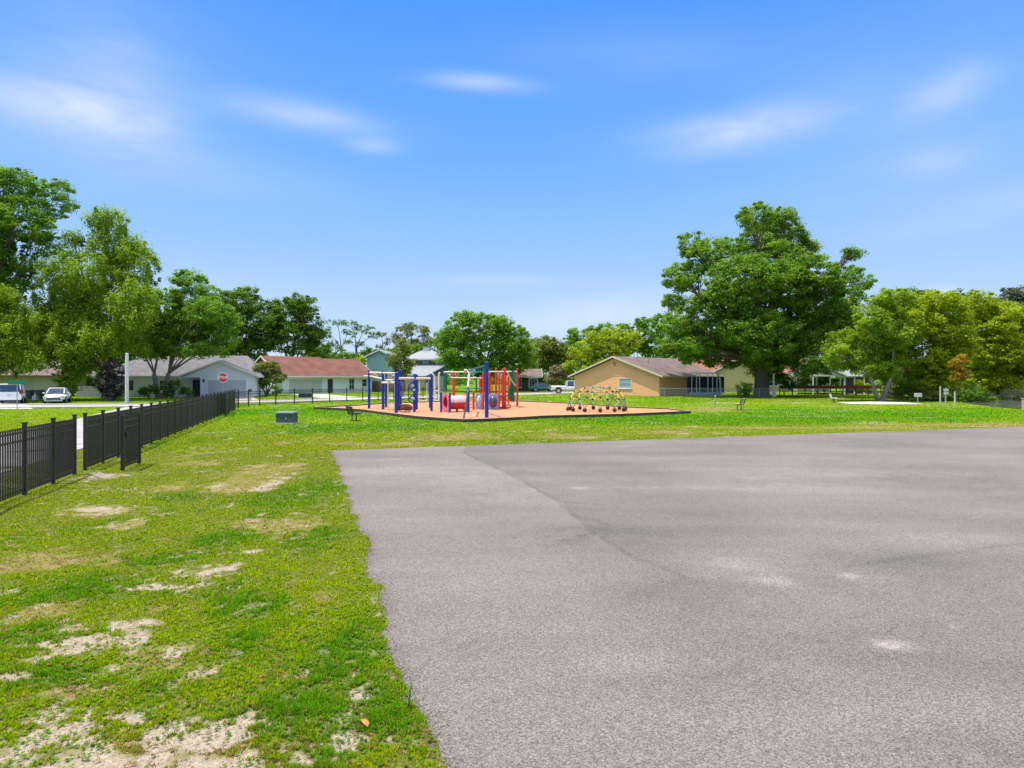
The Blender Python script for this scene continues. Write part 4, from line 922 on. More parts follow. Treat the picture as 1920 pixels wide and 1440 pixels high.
# -- blue climbing frame
def posts(t, lst, m, r=.075, name="post", capm=None):
    out = []
    for px, py, top in lst:
        b = on(px, py); zt = Z(top, b.y); mb = MB(); mb.cyl(b - Vector((0, 0, .05)) - t.location, Vector((b.x, b.y, zt)) - t.location, r, n=12); mb.ball(Vector((b.x, b.y, zt)) - t.location, r * 1.02, zs=.6)
        out.append((b, zt)); mb.build(name, m, t, smooth=True)
    return out
def T(t, pts): return [Vector(p) - t.location for p in pts]
t = thing("climbing_frame", "blue-posted climbing frame with cream overhead bars and ladders left of the tunnel", "climbing frame", on(742, 773))
A = on(692, 766); B1 = on(718, 767.5); B2 = on(723.5, 764); C1 = on(743, 774); C2 = on(750.5, 764); D = on(777, 772); D2 = on(781, 768); E = on(809, 770.5); FF = on(826.5, 773)
posts(t, [(692, 766, 695), (718, 767.5, 695), (723.5, 764, 696)], BLUE, .10)
posts(t, [(743, 774, 700), (750.5, 764, 694), (745.5, 769, 699)], BLUE, .12)
posts(t, [(777, 772, 702), (781, 768, 703), (809, 770.5, 703), (806.5, 765, 704)], BLUE, .10)
def bar(t, pts, r, m, name): mb = MB(); mb.tube(T(t, pts), r, 8); return mb.build(name, m, t, smooth=True)
bar(t, [P(692, 698.5, A.y), P(718, 699, B1.y), P(743, 700, C1.y)], .07, CREAM, "overhead_bar")
bar(t, [P(683, 705, A.y + 1), P(692, 705, A.y), P(718, 710.5, B1.y)], .06, CREAM, "overhead_bar")
bar(t, [P(723, 699, B2.y), P(745, 699.5, C2.y)], .055, CREAM, "overhead_bar")
bar(t, [P(748, 709.5, C1.y), P(777, 709.5, D.y), P(808, 709.5, E.y)], .08, CREAM, "overhead_bar")
bar(t, [P(717, 717.3, B1.y), P(745, 717.5, C1.y)], .085, CREAM, "overhead_bar")
for a, b in ((717, 695), (744, 699)): pass
mb = MB(); mb.tube(T(t, [P(719, 697, B1.y), P(721, 706, B1.y), P(722, 712, B1.y), P(735, 713, C1.y), P(740, 711, C1.y), P(741, 706, C1.y)]), .05, 8); mb.build("grip_loop", CREAM, t, smooth=True)
def ladder(t, x0, x1, ytop, ybot, Y, rungs, m, r=.045):
    mb = MB()
    for x in (x0, x1): mb.tube(T(t, [P(x, ytop, Y), P(x, ybot, Y)]), r, 8)
    for yy in rungs: mb.tube(T(t, [P(x0, yy, Y), P(x1, yy, Y)]), r * .8, 8)
    return mb.build("ladder", m, t, smooth=True)
YL = on(735, 771).y
ladder(t, 727.5, 740, 718, 771, YL, (740, 748, 756.5, 764), CREAM)
ladder(t, 786.5, 800.5, 717, 757.5, on(792, 757.5).y, (745.5, 751.5, 756), CREAM)
ladder(t, 815, 822.5, 706, 752, on(818, 760).y, (733, 741, 746, 750.5), WHITE, .05)
mb = MB(); mb.tube(T(t, [P(807, 698, E.y), P(812, 702, E.y), P(815, 707, E.y)]), .05, 8); mb.tube(T(t, [P(825, 698, FF.y), P(823, 701, FF.y), P(822.5, 707, FF.y)]), .05, 8); mb.build("handrail", WHITE, t, smooth=True)
mb = MB()
for px, py, Y in ((777, 731, D.y), (776, 747, D.y), (775, 723, D.y), (774, 746, D.y)): mb.ball(P(px, py, Y) - t.location - Vector((0, .12, 0)), .09)
mb.build("clamp", CREAM, t, smooth=True)
mb = MB(); mb.tube(T(t, [P(772 + 6 * math.sin(k * .9), 705 + k * 3.6, D.y - .1 + .25 * math.cos(k * .9)) for k in range(17)]), .045, 8); mb.build("spiral_climber", BLUE, t, smooth=True)
mb = MB()
for yy in (718, 738): mb.beam(P(749, yy, C1.y) - t.location, P(756, yy + 1, C2.y) - t.location, .1, .35)
mb.build("side_panel", BLUE, t)

# -- drum-shaped mound
c = on(758.5, 768.5); o_m = MB(); prof = [(0, .42), (.28, .41), (.5, .33), (.60, .18), (.58, .04), (.52, 0)]
rings = [[Vector((r * 1.02 * math.cos(2 * math.pi * j / 20), r * .8 * math.sin(2 * math.pi * j / 20), z)) for j in range(20)] for r, z in [(max(r, .01), z) for r, z in prof[::-1]]]
o_m.loft(rings); o = o_m.build("stepping_mound", mat("dark_red_rubber", (.145, .035, .026), .7, scale=2.2, color2=(.22, .075, .055)), smooth=True); o.location = c; tag(o, "dark red domed stepping mound on orange mulch under the climbing frame", "play mound")

# -- red tunnel with end panels
t = thing("crawl_tunnel", "red crawl tunnel with faded square end panels on blue posts", "play tunnel", on(853, 773)); Yt = on(843, 773).y
posts(t, [(827, 773, 736), (843.5, 773.5, 737)], BLUE, .075); posts(t, [(878.5, 773.5, 732), (874.5, 771, 736)], BLUE, .075)
th = R(26); ax = Vector((math.cos(th), math.sin(th), 0)); pr = Vector((-ax.y, ax.x, 0)); c0 = P(835.5, 755, Yt + .25); 
def hole_panel(par, c, ax, pr, s, rh, m, name="end_panel", th=.05, n=28, oval=1.0):
    mb = MB(); k = []
    for j in range(n):
        a = 2 * math.pi * j / n; ca, sa = math.cos(a), math.sin(a); q = max(abs(ca), abs(sa)); k.append((ca / q * s / 2, sa / q * s / 2 * oval, ca * rh, sa * rh * oval))
    vs = []
    for off in (-th / 2, th / 2):
        for a, b, e, f_ in k: vs += [c + ax * off + pr * a + Vector((0, 0, b)), c + ax * off + pr * e + Vector((0, 0, f_))]
    fs = []; o = 2 * n
    for j in range(n):
        i, q = 2 * j, 2 * ((j + 1) % n)
        fs += [(i, i + 1, q + 1, q), (o + i, o + q, o + q + 1, o + i + 1), (i, q, o + q, o + i), (i + 1, o + i + 1, o + q + 1, q + 1)]
    mb.add([v - par.location for v in vs], fs); return mb.build(name, m, par)
hole_panel(t, c0, ax, pr, 1.28, .44, PINK); c1 = c0 + ax * 1.5; hole_panel(t, c1, ax, pr, 1.22, .44, PINK)
def tunnel(par, a, b, r, m, name="tunnel_tube", n=22):
    a, b = a - par.location, b - par.location; d = (b - a).normalized(); s = d.cross(Vector((0, 0, 1))).normalized(); u = Vector((0, 0, 1)); rs = []
    L = (b - a).length
    for k in range(9):
        rr_ = r * (1 + (.035 if k in (0, 4, 8) else 0)); p = a + d * (L * k / 8); rs.append([p + s * rr_ * math.cos(2 * math.pi * j / n) + u * rr_ * math.sin(2 * math.pi * j / n) for j in range(n)])
    rin = [[p + (q - p) * .94 for q in ring_] for p, ring_ in zip([a + d * (L * k / 8) for k in range(9)], rs)]
    mb = MB(); mb.loft(rs + rin[::-1], cap=False)
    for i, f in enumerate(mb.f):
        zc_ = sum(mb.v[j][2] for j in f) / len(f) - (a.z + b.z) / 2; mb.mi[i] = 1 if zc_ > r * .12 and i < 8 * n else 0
    return mb.build(name, m, par, smooth=True)
tunnel(t, c0 + ax * .03, c1 - ax * .03, .47, [mat("tube_red", (.60, .035, .045), .45, .1), mat("pale_tube_red", (.74, .44, .46), .4, .15, 5)])  # upper outer faces take a paler pink, the rest plain red
mb = MB(); mb.cyl(Vector((c0.x + ax.x * .85, c0.y + ax.y * .85, GZ)) - t.location, c0 + ax * .85 - t.location - Vector((0, 0, .42)), .08); mb.build("support_leg", RED, t)
mb = MB()
for k in (.35, .75, 1.15): mb.ball(c0 + ax * k - pr * .475 - t.location - Vector((0, 0, .02)), .045)
mb.build("peep_hole", DKRED, t, smooth=True)

# -- play tower: red posts, bubble panels, deck, slide, overhead rails
t = thing("play_tower", "red-posted play tower with round-window panels, teal slide and overhead rails", "play structure", on(930, 766))
RP = [(850, 760, 699), (851.5, 757, 702), (888, 768, 734), (906, 768, 698), (935.5, 768.5, 736), (901, 762, 706), (918, 762, 699), (930, 763, 691), (936, 758, 700), (943, 765, 692), (947, 766.5, 691), (945, 761, 692), (953.5, 759, 698), (970, 761.5, 692)]
posts(t, RP, RED, .082)
Yb = on(900, 768).y
for x0, x1 in ((891.5, 905), (914.5, 934)):
    cc = P((x0 + x1) / 2, 753, Yb); w = (x1 - x0) / F * Yb
    n = 28; mb = MB(); hole_panel(t, cc, Vector((0, 1, 0)), Vector((1, 0, 0)), w, w * .40, PALEBLUE, "window_panel", oval=1.12 / w)
    mb = MB(); mb.ball(cc - t.location, w * .40, 12, 8, zs=1.12 / w); mb.build("bubble_window", mat("smoky_bubble", (.10, .07, .09), .15, .3, spec=.6) if x0 > 900 else mat("pale_bubble", (.40, .46, .50), .15, .2, spec=.6), t, smooth=True)
dk0, dk1 = on(905, 766), on(968, 758)
mb = MB(); mb.hexa([Vector((XY(x, Y), Y, z)) - t.location for z in (1.0, 1.08) for x, Y in ((903, Yb + .1), (946, Yb + .4), (953, Yb + 5), (905, Yb + 4.2))]); mb.build("deck", DKRED, t)
bar(t, [P(832, 697.5, on(832, 768).y), P(877, 697.5, Yb)], .05, CREAM, "overhead_rail"); bar(t, [P(914, 697, Yb + 1), P(968, 696.5, Yb + 3.5)], .05, CREAM, "overhead_rail")
bar(t, [P(845, 708, Yb + 2), P(905, 709, Yb + 2)], .04, CREAM, "overhead_rail"); bar(t, [P(868, 728, Yb + 1.5), P(905, 728, Yb + 1.5)], .04, TEAL, "guard_rail")
bar(t, [P(834.5, 700, FF.y + 1.5), P(834.5, 736, FF.y + 1.5)], .05, TEAL, "teal_pole"); bar(t, [P(893, 709, Yb + 1.5), P(893, 735, Yb + 1.5)], .07, TEAL, "teal_pole"); bar(t, [P(832, 699, FF.y + 1), P(834, 701, FF.y + 1.4), P(835, 704, FF.y + 1.5)], .05, TEAL, "handrail")
bar(t, [P(951, 697, Yb + 2), P(957, 710, Yb + 3), P(966, 723, Yb + 4)], .05, CREAM, "handrail")
for q in ((921, 762), (924, 762), (940, 762), (949, 760)): bar(t, [P(q[0], 706, Yb + 1.2), P(q[0], 738, Yb + 1.2)], .03, RED, "baluster")
# teal slide: a trough coming down to the right rear
mb = MB(); path = [(957, 700, Yb + 3.6, .26), (959, 705, Yb + 3.8, .27), (963, 716, Yb + 4.3, .27), (962, 728, Yb + 4.9, .27), (958, 740, Yb + 5.3, .27), (959, 750, Yb + 5.6, .27), (961, 753, Yb + 6.4, .27)]
rg = []
for px, py, Y, w in path:
    c = P(px, py, Y) - t.location; rg.append([c + Vector((a * w, 0, b)) for a, b in ((-1, .30), (-.85, .05), (-.5, -.05), (.5, -.05), (.85, .05), (1, .30), (.92, .30), (.78, .09), (.45, .0), (-.45, .0), (-.78, .09), (-.92, .30))])
mb.loft(rg); mb.build("slide", TEAL, t, smooth=True)
mb = MB(); mb.hexa([P(a, b, Y) - t.location for b in (697.5, 694) for a, Y in ((953, Yb + 3), (965, Yb + 3), (965, Yb + 4.2), (953, Yb + 4.2))]); mb.build("slide_hood", TEAL, t)
mb = MB()
for k in range(7): q = R(20 + k * 22); mb.beam(P(944, 752, Yb + .3) - t.location + Vector((.1 * math.cos(k), -.1, .09 * k - .3)), P(944, 752, Yb + .3) - t.location + Vector((.55 * math.cos(k * 1.7), -.25, .09 * k - .3)), .07)
mb.build("pod_climber", RED, t)
for k, (px, py) in enumerate(((884, 752), (884, 758), (884, 764))): mb = MB(); mb.box(P(px, py, Yb) - t.location, (.32, .25, .06)); mb.build("step", mat("coral_plastic", (.68, .16, .09), .5, .1), t, bevel=.01)

# -- front blue post with the teal overhead track and leaning pole
t = thing("overhead_track", "tall blue front post carrying a teal lattice arm and a leaning pole", "play structure", on(912.5, 783)); Yf = on(912.5, 783).y
posts(t, [(912.5, 783, 680)], BLUE, .115)
Yk = on(876, 773).y + 1.0
mb = MB(); a0, a1, b0_, b1_ = P(912, 684.5, Yf), P(885, 692, Yk), P(912, 697, Yf), P(881, 697.5, Yk)
mb.beam(a0 - t.location, a1 - t.location, .09); mb.beam(a1 - t.location, b1_ - t.location, .09); mb.beam(b0_ - t.location, b1_ - t.location, .07)
for k in range(1, 9):
    p = a0.lerp(a1, k / 9); q = b0_.lerp(b1_, k / 9); mb.beam(p - t.location, q - t.location, .035)
mb.build("lattice_arm", TEAL, t)
mb = MB(); mb.hexa([q - t.location for q in (P(906, 686, Yf), P(912, 684.5, Yf), P(912, 684.5, Yf + .06), P(906, 686, Yf + .06))] + [q - t.location for q in (P(906, 696.5, Yf), P(912, 697, Yf), P(912, 697, Yf + .06), P(906, 696.5, Yf + .06))]); mb.build("gusset", TEAL, t)
bl = on(869, 787)
mb = MB(); mb.tube(T(t, [bl, P(873, 765, bl.y + .8), P(876, 742, bl.y + 2.0), P(877, 727, bl.y + 2.6)]), .055, 8); mb.build("lower_pole", mat("bare_dark_steel", (.05, .045, .035), .6, .3), t, smooth=True)
mb = MB(); mb.tube(T(t, [P(877, 727, bl.y + 2.6), P(879, 712, Yk - .6), P(880, 701, Yk - .2), P(876, 695, Yk)]), .07, 8); mb.tube(T(t, [P(876, 695, Yk), P(870, 695, Yk)]), .11, 8); mb.build("upper_pole", mat("weathered_cream", (.50, .42, .36), .6, .12), t, smooth=True)
mb = MB(); mb.tube(T(t, [P(874, 730, bl.y + 2.5), P(877, 736, bl.y + 2.2), P(880, 730, bl.y + 2.5)]), .05, 8); mb.build("hand_loop", TEAL, t)

# -- rope/arch climber with coloured bars and dark joints
t = thing("dome_climber", "low dome climber of yellow and green bars with dark ball joints and feet", "climbing frame", on(1117, 772)); Yd = on(1117, 772).y
cx0, cy0, Rx, Ry, Rz = on(1117, 770).x, on(1117, 771).y + .2, 2.05, 1.85, 1.36
def dpt(u, v):            # u around, v height 0..1 ; flat-topped barrel
    s = math.cos(v * math.pi / 2 * .80) ** .62
    return Vector((cx0 + Rx * s * math.cos(u), cy0 + Ry * s * math.sin(u), GZ + .30 + Rz * math.sin(v * math.pi / 2 * .80) / math.sin(math.pi / 2 * .80)))
LEV = [(0.0, 12, 0), (.34, 12, .5), (.68, 10, .0), (1.0, 8, .5)]; rows = [[dpt(2 * math.pi * (k + off) / n, v) for k in range(n)] for v, n, off in LEV]
YEL = mat("yellow_coated_bar", (.55, .46, .05), .4, .12); GRN = mat("green_coated_bar", (.16, .32, .10), .4, .15); PCH = mat("peach_coated_bar", (.50, .36, .20), .4, .12); SAGE = mat("sage_coated_bar", (.22, .33, .26), .4, .15)
def arc(mb, a, b, r=.036, bow=.05):
    m_ = (a + b) / 2; cdir = (m_ - Vector((cx0, cy0, GZ + .3))); cdir.normalize(); L = (b - a).length; mb.tube(T(t, [a, a.lerp(b, .25) + cdir * bow * L * .75, m_ + cdir * bow * L, a.lerp(b, .75) + cdir * bow * L * .75, b]), r, 6)
pal = [[SAGE, GRN], [YEL, GRN], [GRN, PCH], [PCH, SAGE]]
for li in range(4):
    row = rows[li]; n = len(row)
    for k in range(n):
        if li < 3:
            up = rows[li + 1]; d2 = sorted(up, key=lambda q: (q - row[k]).length)[:2]
            for jj, q in enumerate(d2): mb = MB(); arc(mb, row[k], q); mb.build("bar", (pal[li][jj] if (k + jj) % 3 else (YEL if li else GRN)), t, smooth=True)
        if li in (1, 3) or (li == 2 and k % 2): mb = MB(); arc(mb, row[k], row[(k + 1) % n], bow=.06); mb.build("bar", pal[li][k % 2], t, smooth=True)
for row in rows[1:]:
    for p in row: mb = MB(); mb.ball(p - t.location, .085); mb.build("joint", mat("dark_ball_joint", (.030, .022, .016), .5, .2), t, smooth=True)
for p in rows[0]:
    mb = MB(); mb.ball(Vector((p.x, p.y, GZ + .16)) - t.location, .15, 10, 7); mb.cyl(Vector((p.x, p.y, GZ + .2)) - t.location, p - t.location, .04); mb.build("foot", mat("maroon_foot", (.09, .022, .018), .6, .2), t, smooth=True)

# ================================================================== TREES AND SHRUBS
LM = {
 'mid': leaf_mat("leaves_mid_green", (.066, .150, .010), (.18, .36, .018), (.33, .52, .035)),
 'lime': leaf_mat("leaves_yellow_green", (.105, .190, .008), (.255, .41, .016), (.44, .57, .035)),
 'oak': leaf_mat("leaves_oak_green", (.066, .148, .013), (.19, .355, .022), (.37, .54, .05)),
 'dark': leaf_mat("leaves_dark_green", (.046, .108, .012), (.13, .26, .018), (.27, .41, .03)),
 'gold': leaf_mat("leaves_golden_green", (.14, .190, .005), (.37, .48, .009), (.57, .64, .018)),
 'olive': leaf_mat("leaves_olive", (.090, .115, .018), (.21, .25, .034), (.35, .39, .065)),
 'grey': leaf_mat("leaves_grey_green", (.06, .075, .045), (.13, .155, .09), (.21, .24, .15)),
 'purple': leaf_mat("leaves_dusky_purple", (.022, .016, .020), (.060, .050, .052), (.12, .11, .09), .2),
 'amber': leaf_mat("leaves_amber", (.26, .17, .010), (.50, .34, .02), (.62, .47, .05)),
 'straw': leaf_mat("straw_leaves", (.16, .14, .07), (.28, .25, .13), (.40, .36, .20)),
}
def leaf_cloud(rng, cen, rad, nper, L, Wd, droop=0.0, up=.75):
    """loose leaves gathered round the clump centres"""
    k = np.repeat(np.arange(len(cen)), nper); n = len(k)
    d = rng.randn(n, 3); d /= np.linalg.norm(d, axis=1, keepdims=True); r = rng.rand(n, 1) ** .45
    off = d * r * rad[k]; p = cen[k] + off
    nor = d * .8 + rng.randn(n, 3) * .45 + np.array([0, 0, up]); nor /= np.linalg.norm(nor, axis=1, keepdims=True)
    t = rng.randn(n, 3) + np.array([0, 0, -2.2 * droop]); t -= nor * (t * nor).sum(1, keepdims=True); t /= np.linalg.norm(t, axis=1, keepdims=True)
    b = np.cross(nor, t); s = rng.uniform(.6, 1.35, (n, 1)); L_, W_ = L * s / 2, Wd * s / 2
    v = np.stack([p - t * L_, p + b * W_ - t * L_ * .1, p + t * L_, p - b * W_ - t * L_ * .1], 1)
    return v.reshape(-1, 3)
def tree(name, label, cat, bx, Y, lobes, kind, seed, trunk=.35, fork=.38, stems=1, group=None, droop=0.0, dens=1.0, clump=11, leafpx=4.4, bark=None, depth=1.0, shell=.45, asp=.55, spread=.0, twigs=True, basey=None):
    rng = np.random.RandomState(seed); s = Y / F; base = Vector((XY(bx, Y), Y, 0)); t = thing(name, label, cat, base, 0, group)
    L3 = []
    meanr = np.mean([l[2] for l in lobes]); wide = max(l[0] + l[2] for l in lobes) - min(l[0] - l[2] for l in lobes)
    for (cx, cy, rx, ry) in lobes:
        dy = rng.uniform(-1, 1) * (wide * .5 - rx) * .55 * s * depth if len(lobes) > 2 else 0
        L3.append((np.array([XY(cx, Y) - base.x, dy, Z(cy, Y)]), np.array([rx * s, (rx * .6 + ry * .4) * s * depth, ry * s])))
    cens, rads = [], []
    for (c, r), (cx, cy, rx, ry) in zip(L3, lobes):
        n = max(6, int(dens * math.pi * rx * ry / (clump * clump) * 2.1)); d = rng.randn(n, 3); d /= np.linalg.norm(d, axis=1, keepdims=True)
        rr = shell + (1 - shell) * rng.rand(n, 1) ** .6; spr = rng.rand(n, 1) < .13; rr = np.where(spr, rng.uniform(.95, 1.06, (n, 1)), rr); q = c + d * rr * r * .93; q[:, 2] = np.maximum(q[:, 2], .35)
        cens.append(q); cr = clump * s * np.where(spr, rng.uniform(.3, .6, (n, 1)), rng.uniform(.5, 1.45, (n, 1))); rads.append(np.concatenate([cr, cr, cr * (.62 if droop == 0 else 1.5)], 1))
    cen = np.concatenate(cens); rad = np.concatenate(rads); L = leafpx * s
    nper = max(14, int(62 * (clump / 11) ** 2 * (4.4 / leafpx) ** 2))
    lv = leaf_cloud(rng, cen, rad, nper, L, L * asp, droop)
    lv[:, 2] = np.maximum(lv[:, 2], .03)
    bm = bark or BARK
    if trunk:
        mb = MB(); low = min(c[2] - r[2] * .3 for c, r in L3); top = max(c[2] for c, r in L3); fz = max(.25, fork * np.mean([c[2] for c, r in L3]))
        roots = []; maxr = max(r.mean() for c, r in L3)
        for k in range(stems):
            a = 2 * math.pi * k / stems + rng.rand(); o = Vector((math.cos(a), math.sin(a) * .6, 0)) * (trunk * (.0 if stems == 1 else .75)); lean = Vector((math.cos(a), math.sin(a) * .6, 0)) * (spread * fz)
            f_ = o + lean + Vector((rng.uniform(-.1, .1) * trunk, 0, fz)); tr = trunk if stems == 1 else trunk * .55
            mb.tube([o + Vector((0, 0, -.2)), o + Vector((0, 0, .05)) * 1.0, o + Vector((0, 0, .35)) + lean * .1, o.lerp(f_, .6) + Vector((rng.uniform(-.15, .15) * tr, 0, 0)), f_], [tr * 1.75, tr * 1.5, tr * 1.15, tr, tr * .9], 12); roots.append((f_, tr))
        for i, ((c, r), cc) in enumerate(zip(L3, cens)):
            f_, tr = roots[i % len(roots)] if stems == 1 else min(roots, key=lambda q: (q[0].x - c[0]) ** 2 + rng.rand() * 3)
            e = Vector(c); m_ = f_.lerp(e, .5) + Vector((rng.uniform(-.4, .4), rng.uniform(-.4, .4), rng.uniform(.0, .5))) * min(1.5, (e - f_).length * .15)
            r0 = tr * min(.55, .22 + .45 * r.mean() / maxr); mb.tube([f_ - (m_ - f_) * .06, f_.lerp(m_, .5), m_, e], [r0, r0 * .72, r0 * .48, r0 * .2], 8)
            if twigs:
                for q in cc[::max(1, len(cc) // 9)]:
                    q = Vector(q); h_ = e.lerp(m_, rng.rand() * .7); mb.tube([h_, h_.lerp(q, .55) + Vector((0, 0, .06 * (q - h_).length)), q], [r0 * .22, r0 * .15, r0 * .05], 5)
        mb.build("trunk", bm, t, smooth=True)
    np_mesh("crown", lv, 4, LM[kind], t)
    return t
def shrub(label, bx, Y, lobes, kind, seed, name="shrub", cat="shrub", stems=4, trunk=.06, **kw):
    return tree(name, label, cat, bx, Y, lobes, kind, seed, trunk=trunk, fork=.4, stems=stems, spread=.25, clump=kw.pop('clump', 7), leafpx=kw.pop('leafpx', 3.4), twigs=kw.pop('twigs', False), **kw)

tree("tree", "tall loose-crowned tree cut by the left edge, with open sky gaps between boughs", "tree", -22, 70, [(10, 352, 62, 36), (88, 368, 40, 42), (48, 415, 66, 42), (-30, 440, 70, 90), (100, 432, 28, 22), (10, 470, 40, 30), (40, 340, 40, 20), (-30, 560, 60, 60), (55, 500, 26, 22), (25, 530, 44, 34), (-15, 500, 50, 44), (70, 455, 40, 24)], 'mid', 1, trunk=.45, fork=.3, dens=.85)
tree("tree", "pale yellow-green weeping foliage low at the left edge above the white SUV", "tree", -30, 64, [(-20, 575, 50, 40), (22, 640, 46, 48), (-10, 640, 60, 55), (38, 605, 34, 34), (50, 660, 30, 34), (12, 560, 30, 20), (70, 680, 26, 18), (0, 690, 40, 14)], 'lime', 2, trunk=.3, droop=.8, clump=10)
tree("tree", "big bright yellow-green tree with drooping foliage around the light pole", "tree", 206, 70, [(195, 412, 42, 22), (200, 460, 58, 40), (165, 520, 80, 46), (252, 500, 46, 50), (110, 560, 52, 54), (196, 585, 90, 56), (280, 575, 42, 42), (105, 640, 52, 46), (210, 640, 66, 36), (80, 600, 30, 50), (300, 600, 24, 24), (140, 450, 18, 14), (130, 690, 24, 20), (150, 610, 50, 44), (238, 655, 40, 14), (60, 650, 40, 40), (165, 655, 46, 26)], 'lime', 3, trunk=.42, fork=.35, droop=.55)
tree("oak_tree", "dark green oak with forked trunk in front of the grey-roofed house", "tree", 303, 76, [(345, 545, 50, 40), (300, 580, 44, 44), (368, 590, 66, 40), (402, 632, 44, 24), (318, 645, 55, 28), (268, 632, 40, 26), (330, 515, 30, 16), (405, 585, 34, 24), (375, 655, 40, 14), (285, 660, 40, 14), (330, 610, 60, 34), (420, 660, 24, 10), (400, 605, 50, 24)], 'mid', 4, trunk=.48, fork=.33, stems=2, spread=.16, bark=PALEBARK)
tree("tree", "tall dark tree rising behind the gap between the grey and red roofed houses", "tree", 455, 116, [(455, 570, 44, 30), (480, 610, 56, 46), (420, 580, 34, 34), (440, 640, 50, 36), (470, 655, 46, 24), (460, 550, 26, 14)], 'dark', 5, trunk=.45, clump=9, leafpx=4)
tree("tree", "broad dark tree rising directly behind the red roof's left half", "tree", 548, 118, [(540, 585, 46, 28), (574, 578, 28, 24), (552, 630, 56, 38), (515, 620, 34, 40), (560, 565, 20, 14), (590, 620, 18, 30), (510, 572, 18, 14), (600, 655, 20, 16)], 'dark', 6, trunk=.4, clump=9, leafpx=4)
for i, (bx, lob, lb) in enumerate([(640, [(632, 604, 22, 6), (612, 622, 10, 12), (650, 622, 12, 6), (622, 645, 14, 8), (640, 655, 12, 6)], "thin scraggly pine with sparse flat tufts, first from the left above the red roof"),
        (668, [(660, 607, 16, 6), (684, 617, 22, 9), (700, 628, 12, 8), (655, 640, 10, 7), (680, 645, 10, 6), (668, 628, 8, 5)], "taller scraggly pine with an arching crown right of the thinnest pine"),
        (718, [(715, 625, 10, 7), (725, 640, 10, 6), (712, 650, 10, 5)], "small wispy pine between the scraggly pines and the sea-green house roof")]):
    tree("pine_tree", lb, "tree", bx, 142, lob, 'olive' if i == 2 else 'dark', 20 + i, trunk=.26, fork=.75, clump=5, leafpx=3.6, dens=.8, asp=.3, depth=.8)
tree("pine_tree", "brownish broad-topped pine behind the sea-green house", "tree", 770, 140, [(770, 618, 30, 14), (746, 632, 20, 10), (793, 637, 18, 12), (770, 648, 36, 14), (800, 622, 10, 8), (750, 660, 30, 14)], 'olive', 24, trunk=.35, fork=.6, clump=7, leafpx=3.8, asp=.4)
tree("tree", "large round green tree behind the play tower", "tree", 905, 106, [(900, 612, 62, 28), (850, 632, 40, 34), (952, 640, 48, 36), (900, 655, 86, 36), (972, 678, 36, 24), (848, 676, 34, 20), (905, 690, 70, 18), (880, 600, 30, 14), (930, 606, 26, 14), (985, 655, 20, 20)], 'mid', 7, trunk=.5, fork=.4)
tree("tree", "hazy brown-green tree between the round tree and the yellow-green tree", "tree", 1035, 124, [(1030, 650, 34, 22), (1042, 682, 30, 24), (1015, 670, 24, 26), (1055, 660, 16, 20)], 'olive', 8, trunk=.3, clump=8, leafpx=3.8)
tree("tree", "bright yellow-green tree behind the tan house's left roof slope", "tree", 1130, 112, [(1140, 635, 46, 20), (1100, 658, 38, 22), (1162, 650, 34, 22), (1092, 684, 38, 12), (1130, 668, 44, 20), (1185, 640, 14, 18), (1072, 692, 18, 10)], 'gold', 9, trunk=.4)
tree("tree", "dark green spreading tree on the skyline above the yellow-green tree", "tree", 1110, 152, [(1105, 625, 46, 14), (1150, 618, 40, 12), (1075, 640, 24, 14), (1130, 640, 40, 16)], 'mid', 10, trunk=.4, clump=8)
tree("tree", "dark green tree on the skyline between tan roof ridge and big oak", "tree", 1220, 150, [(1215, 622, 38, 24), (1250, 605, 28, 20), (1235, 650, 40, 24), (1190, 645, 26, 20), (1200, 605, 18, 8)], 'mid', 12, trunk=.4, clump=8)
OAKL = [(1487, 398, 36, 22), (1400, 418, 34, 26), (1314, 445, 32, 25), (1514, 432, 40, 34), (1553, 446, 24, 18), (1592, 478, 18, 14), (1352, 478, 64, 38), (1440, 440, 40, 34), (1470, 488, 62, 42), (1290, 515, 44, 30), (1386, 532, 82, 46), (1458, 545, 58, 50),
        (1550, 535, 52, 26), (1600, 520, 20, 14), (1525, 580, 66, 38), (1581, 588, 44, 38), (1318, 585, 44, 38), (1264, 612, 26, 32), (1386, 622, 78, 38), (1470, 620, 58, 40), (1527, 625, 56, 30), (1289, 648, 34, 18), (1442, 672, 30, 24), (1362, 648, 48, 16), (1567, 645, 44, 22), (1262, 540, 18, 12), (1430, 690, 20, 16), (1325, 632, 50, 26), (1405, 655, 54, 22), (1500, 655, 44, 20), (1420, 590, 60, 40), (1345, 560, 50, 34), (1262, 655, 18, 14), (1330, 672, 26, 10), (1600, 560, 22, 18), (1500, 672, 46, 14), (1545, 668, 36, 14), (1398, 678, 26, 10), (1452, 700, 22, 16), (1470, 650, 50, 26), (1565, 610, 44, 26), (1300, 615, 36, 24), (1282, 560, 26, 20), (1505, 520, 46, 36), (1540, 688, 40, 14), (1490, 692, 30, 14), (1282, 668, 24, 14), (1362, 682, 34, 9), (1420, 640, 50, 30)]
tree("oak_tree", "huge dark green oak towering over the tan house, tallest tree on the right", "tree", 1428, 81, OAKL, 'oak', 13, trunk=.85, fork=.42, dens=1.3, clump=11, bark=BARK, shell=.5)
tree("tree", "multi-stemmed tree beside the concrete slab, dark below and golden on top", "tree", 1650, 66, [(1640, 590, 36, 34), (1592, 640, 34, 26), (1650, 650, 52, 32), (1622, 612, 30, 30), (1664, 562, 42, 22), (1690, 600, 30, 34), (1612, 668, 40, 14), (1560, 660, 24, 16), (1680, 676, 30, 16), (1630, 690, 44, 18), (1590, 680, 30, 14), (1670, 630, 44, 34), (1660, 705, 30, 12)], 'lime', 14, trunk=.34, fork=.42, stems=4, spread=.42, bark=PALEBARK, dens=1.25)
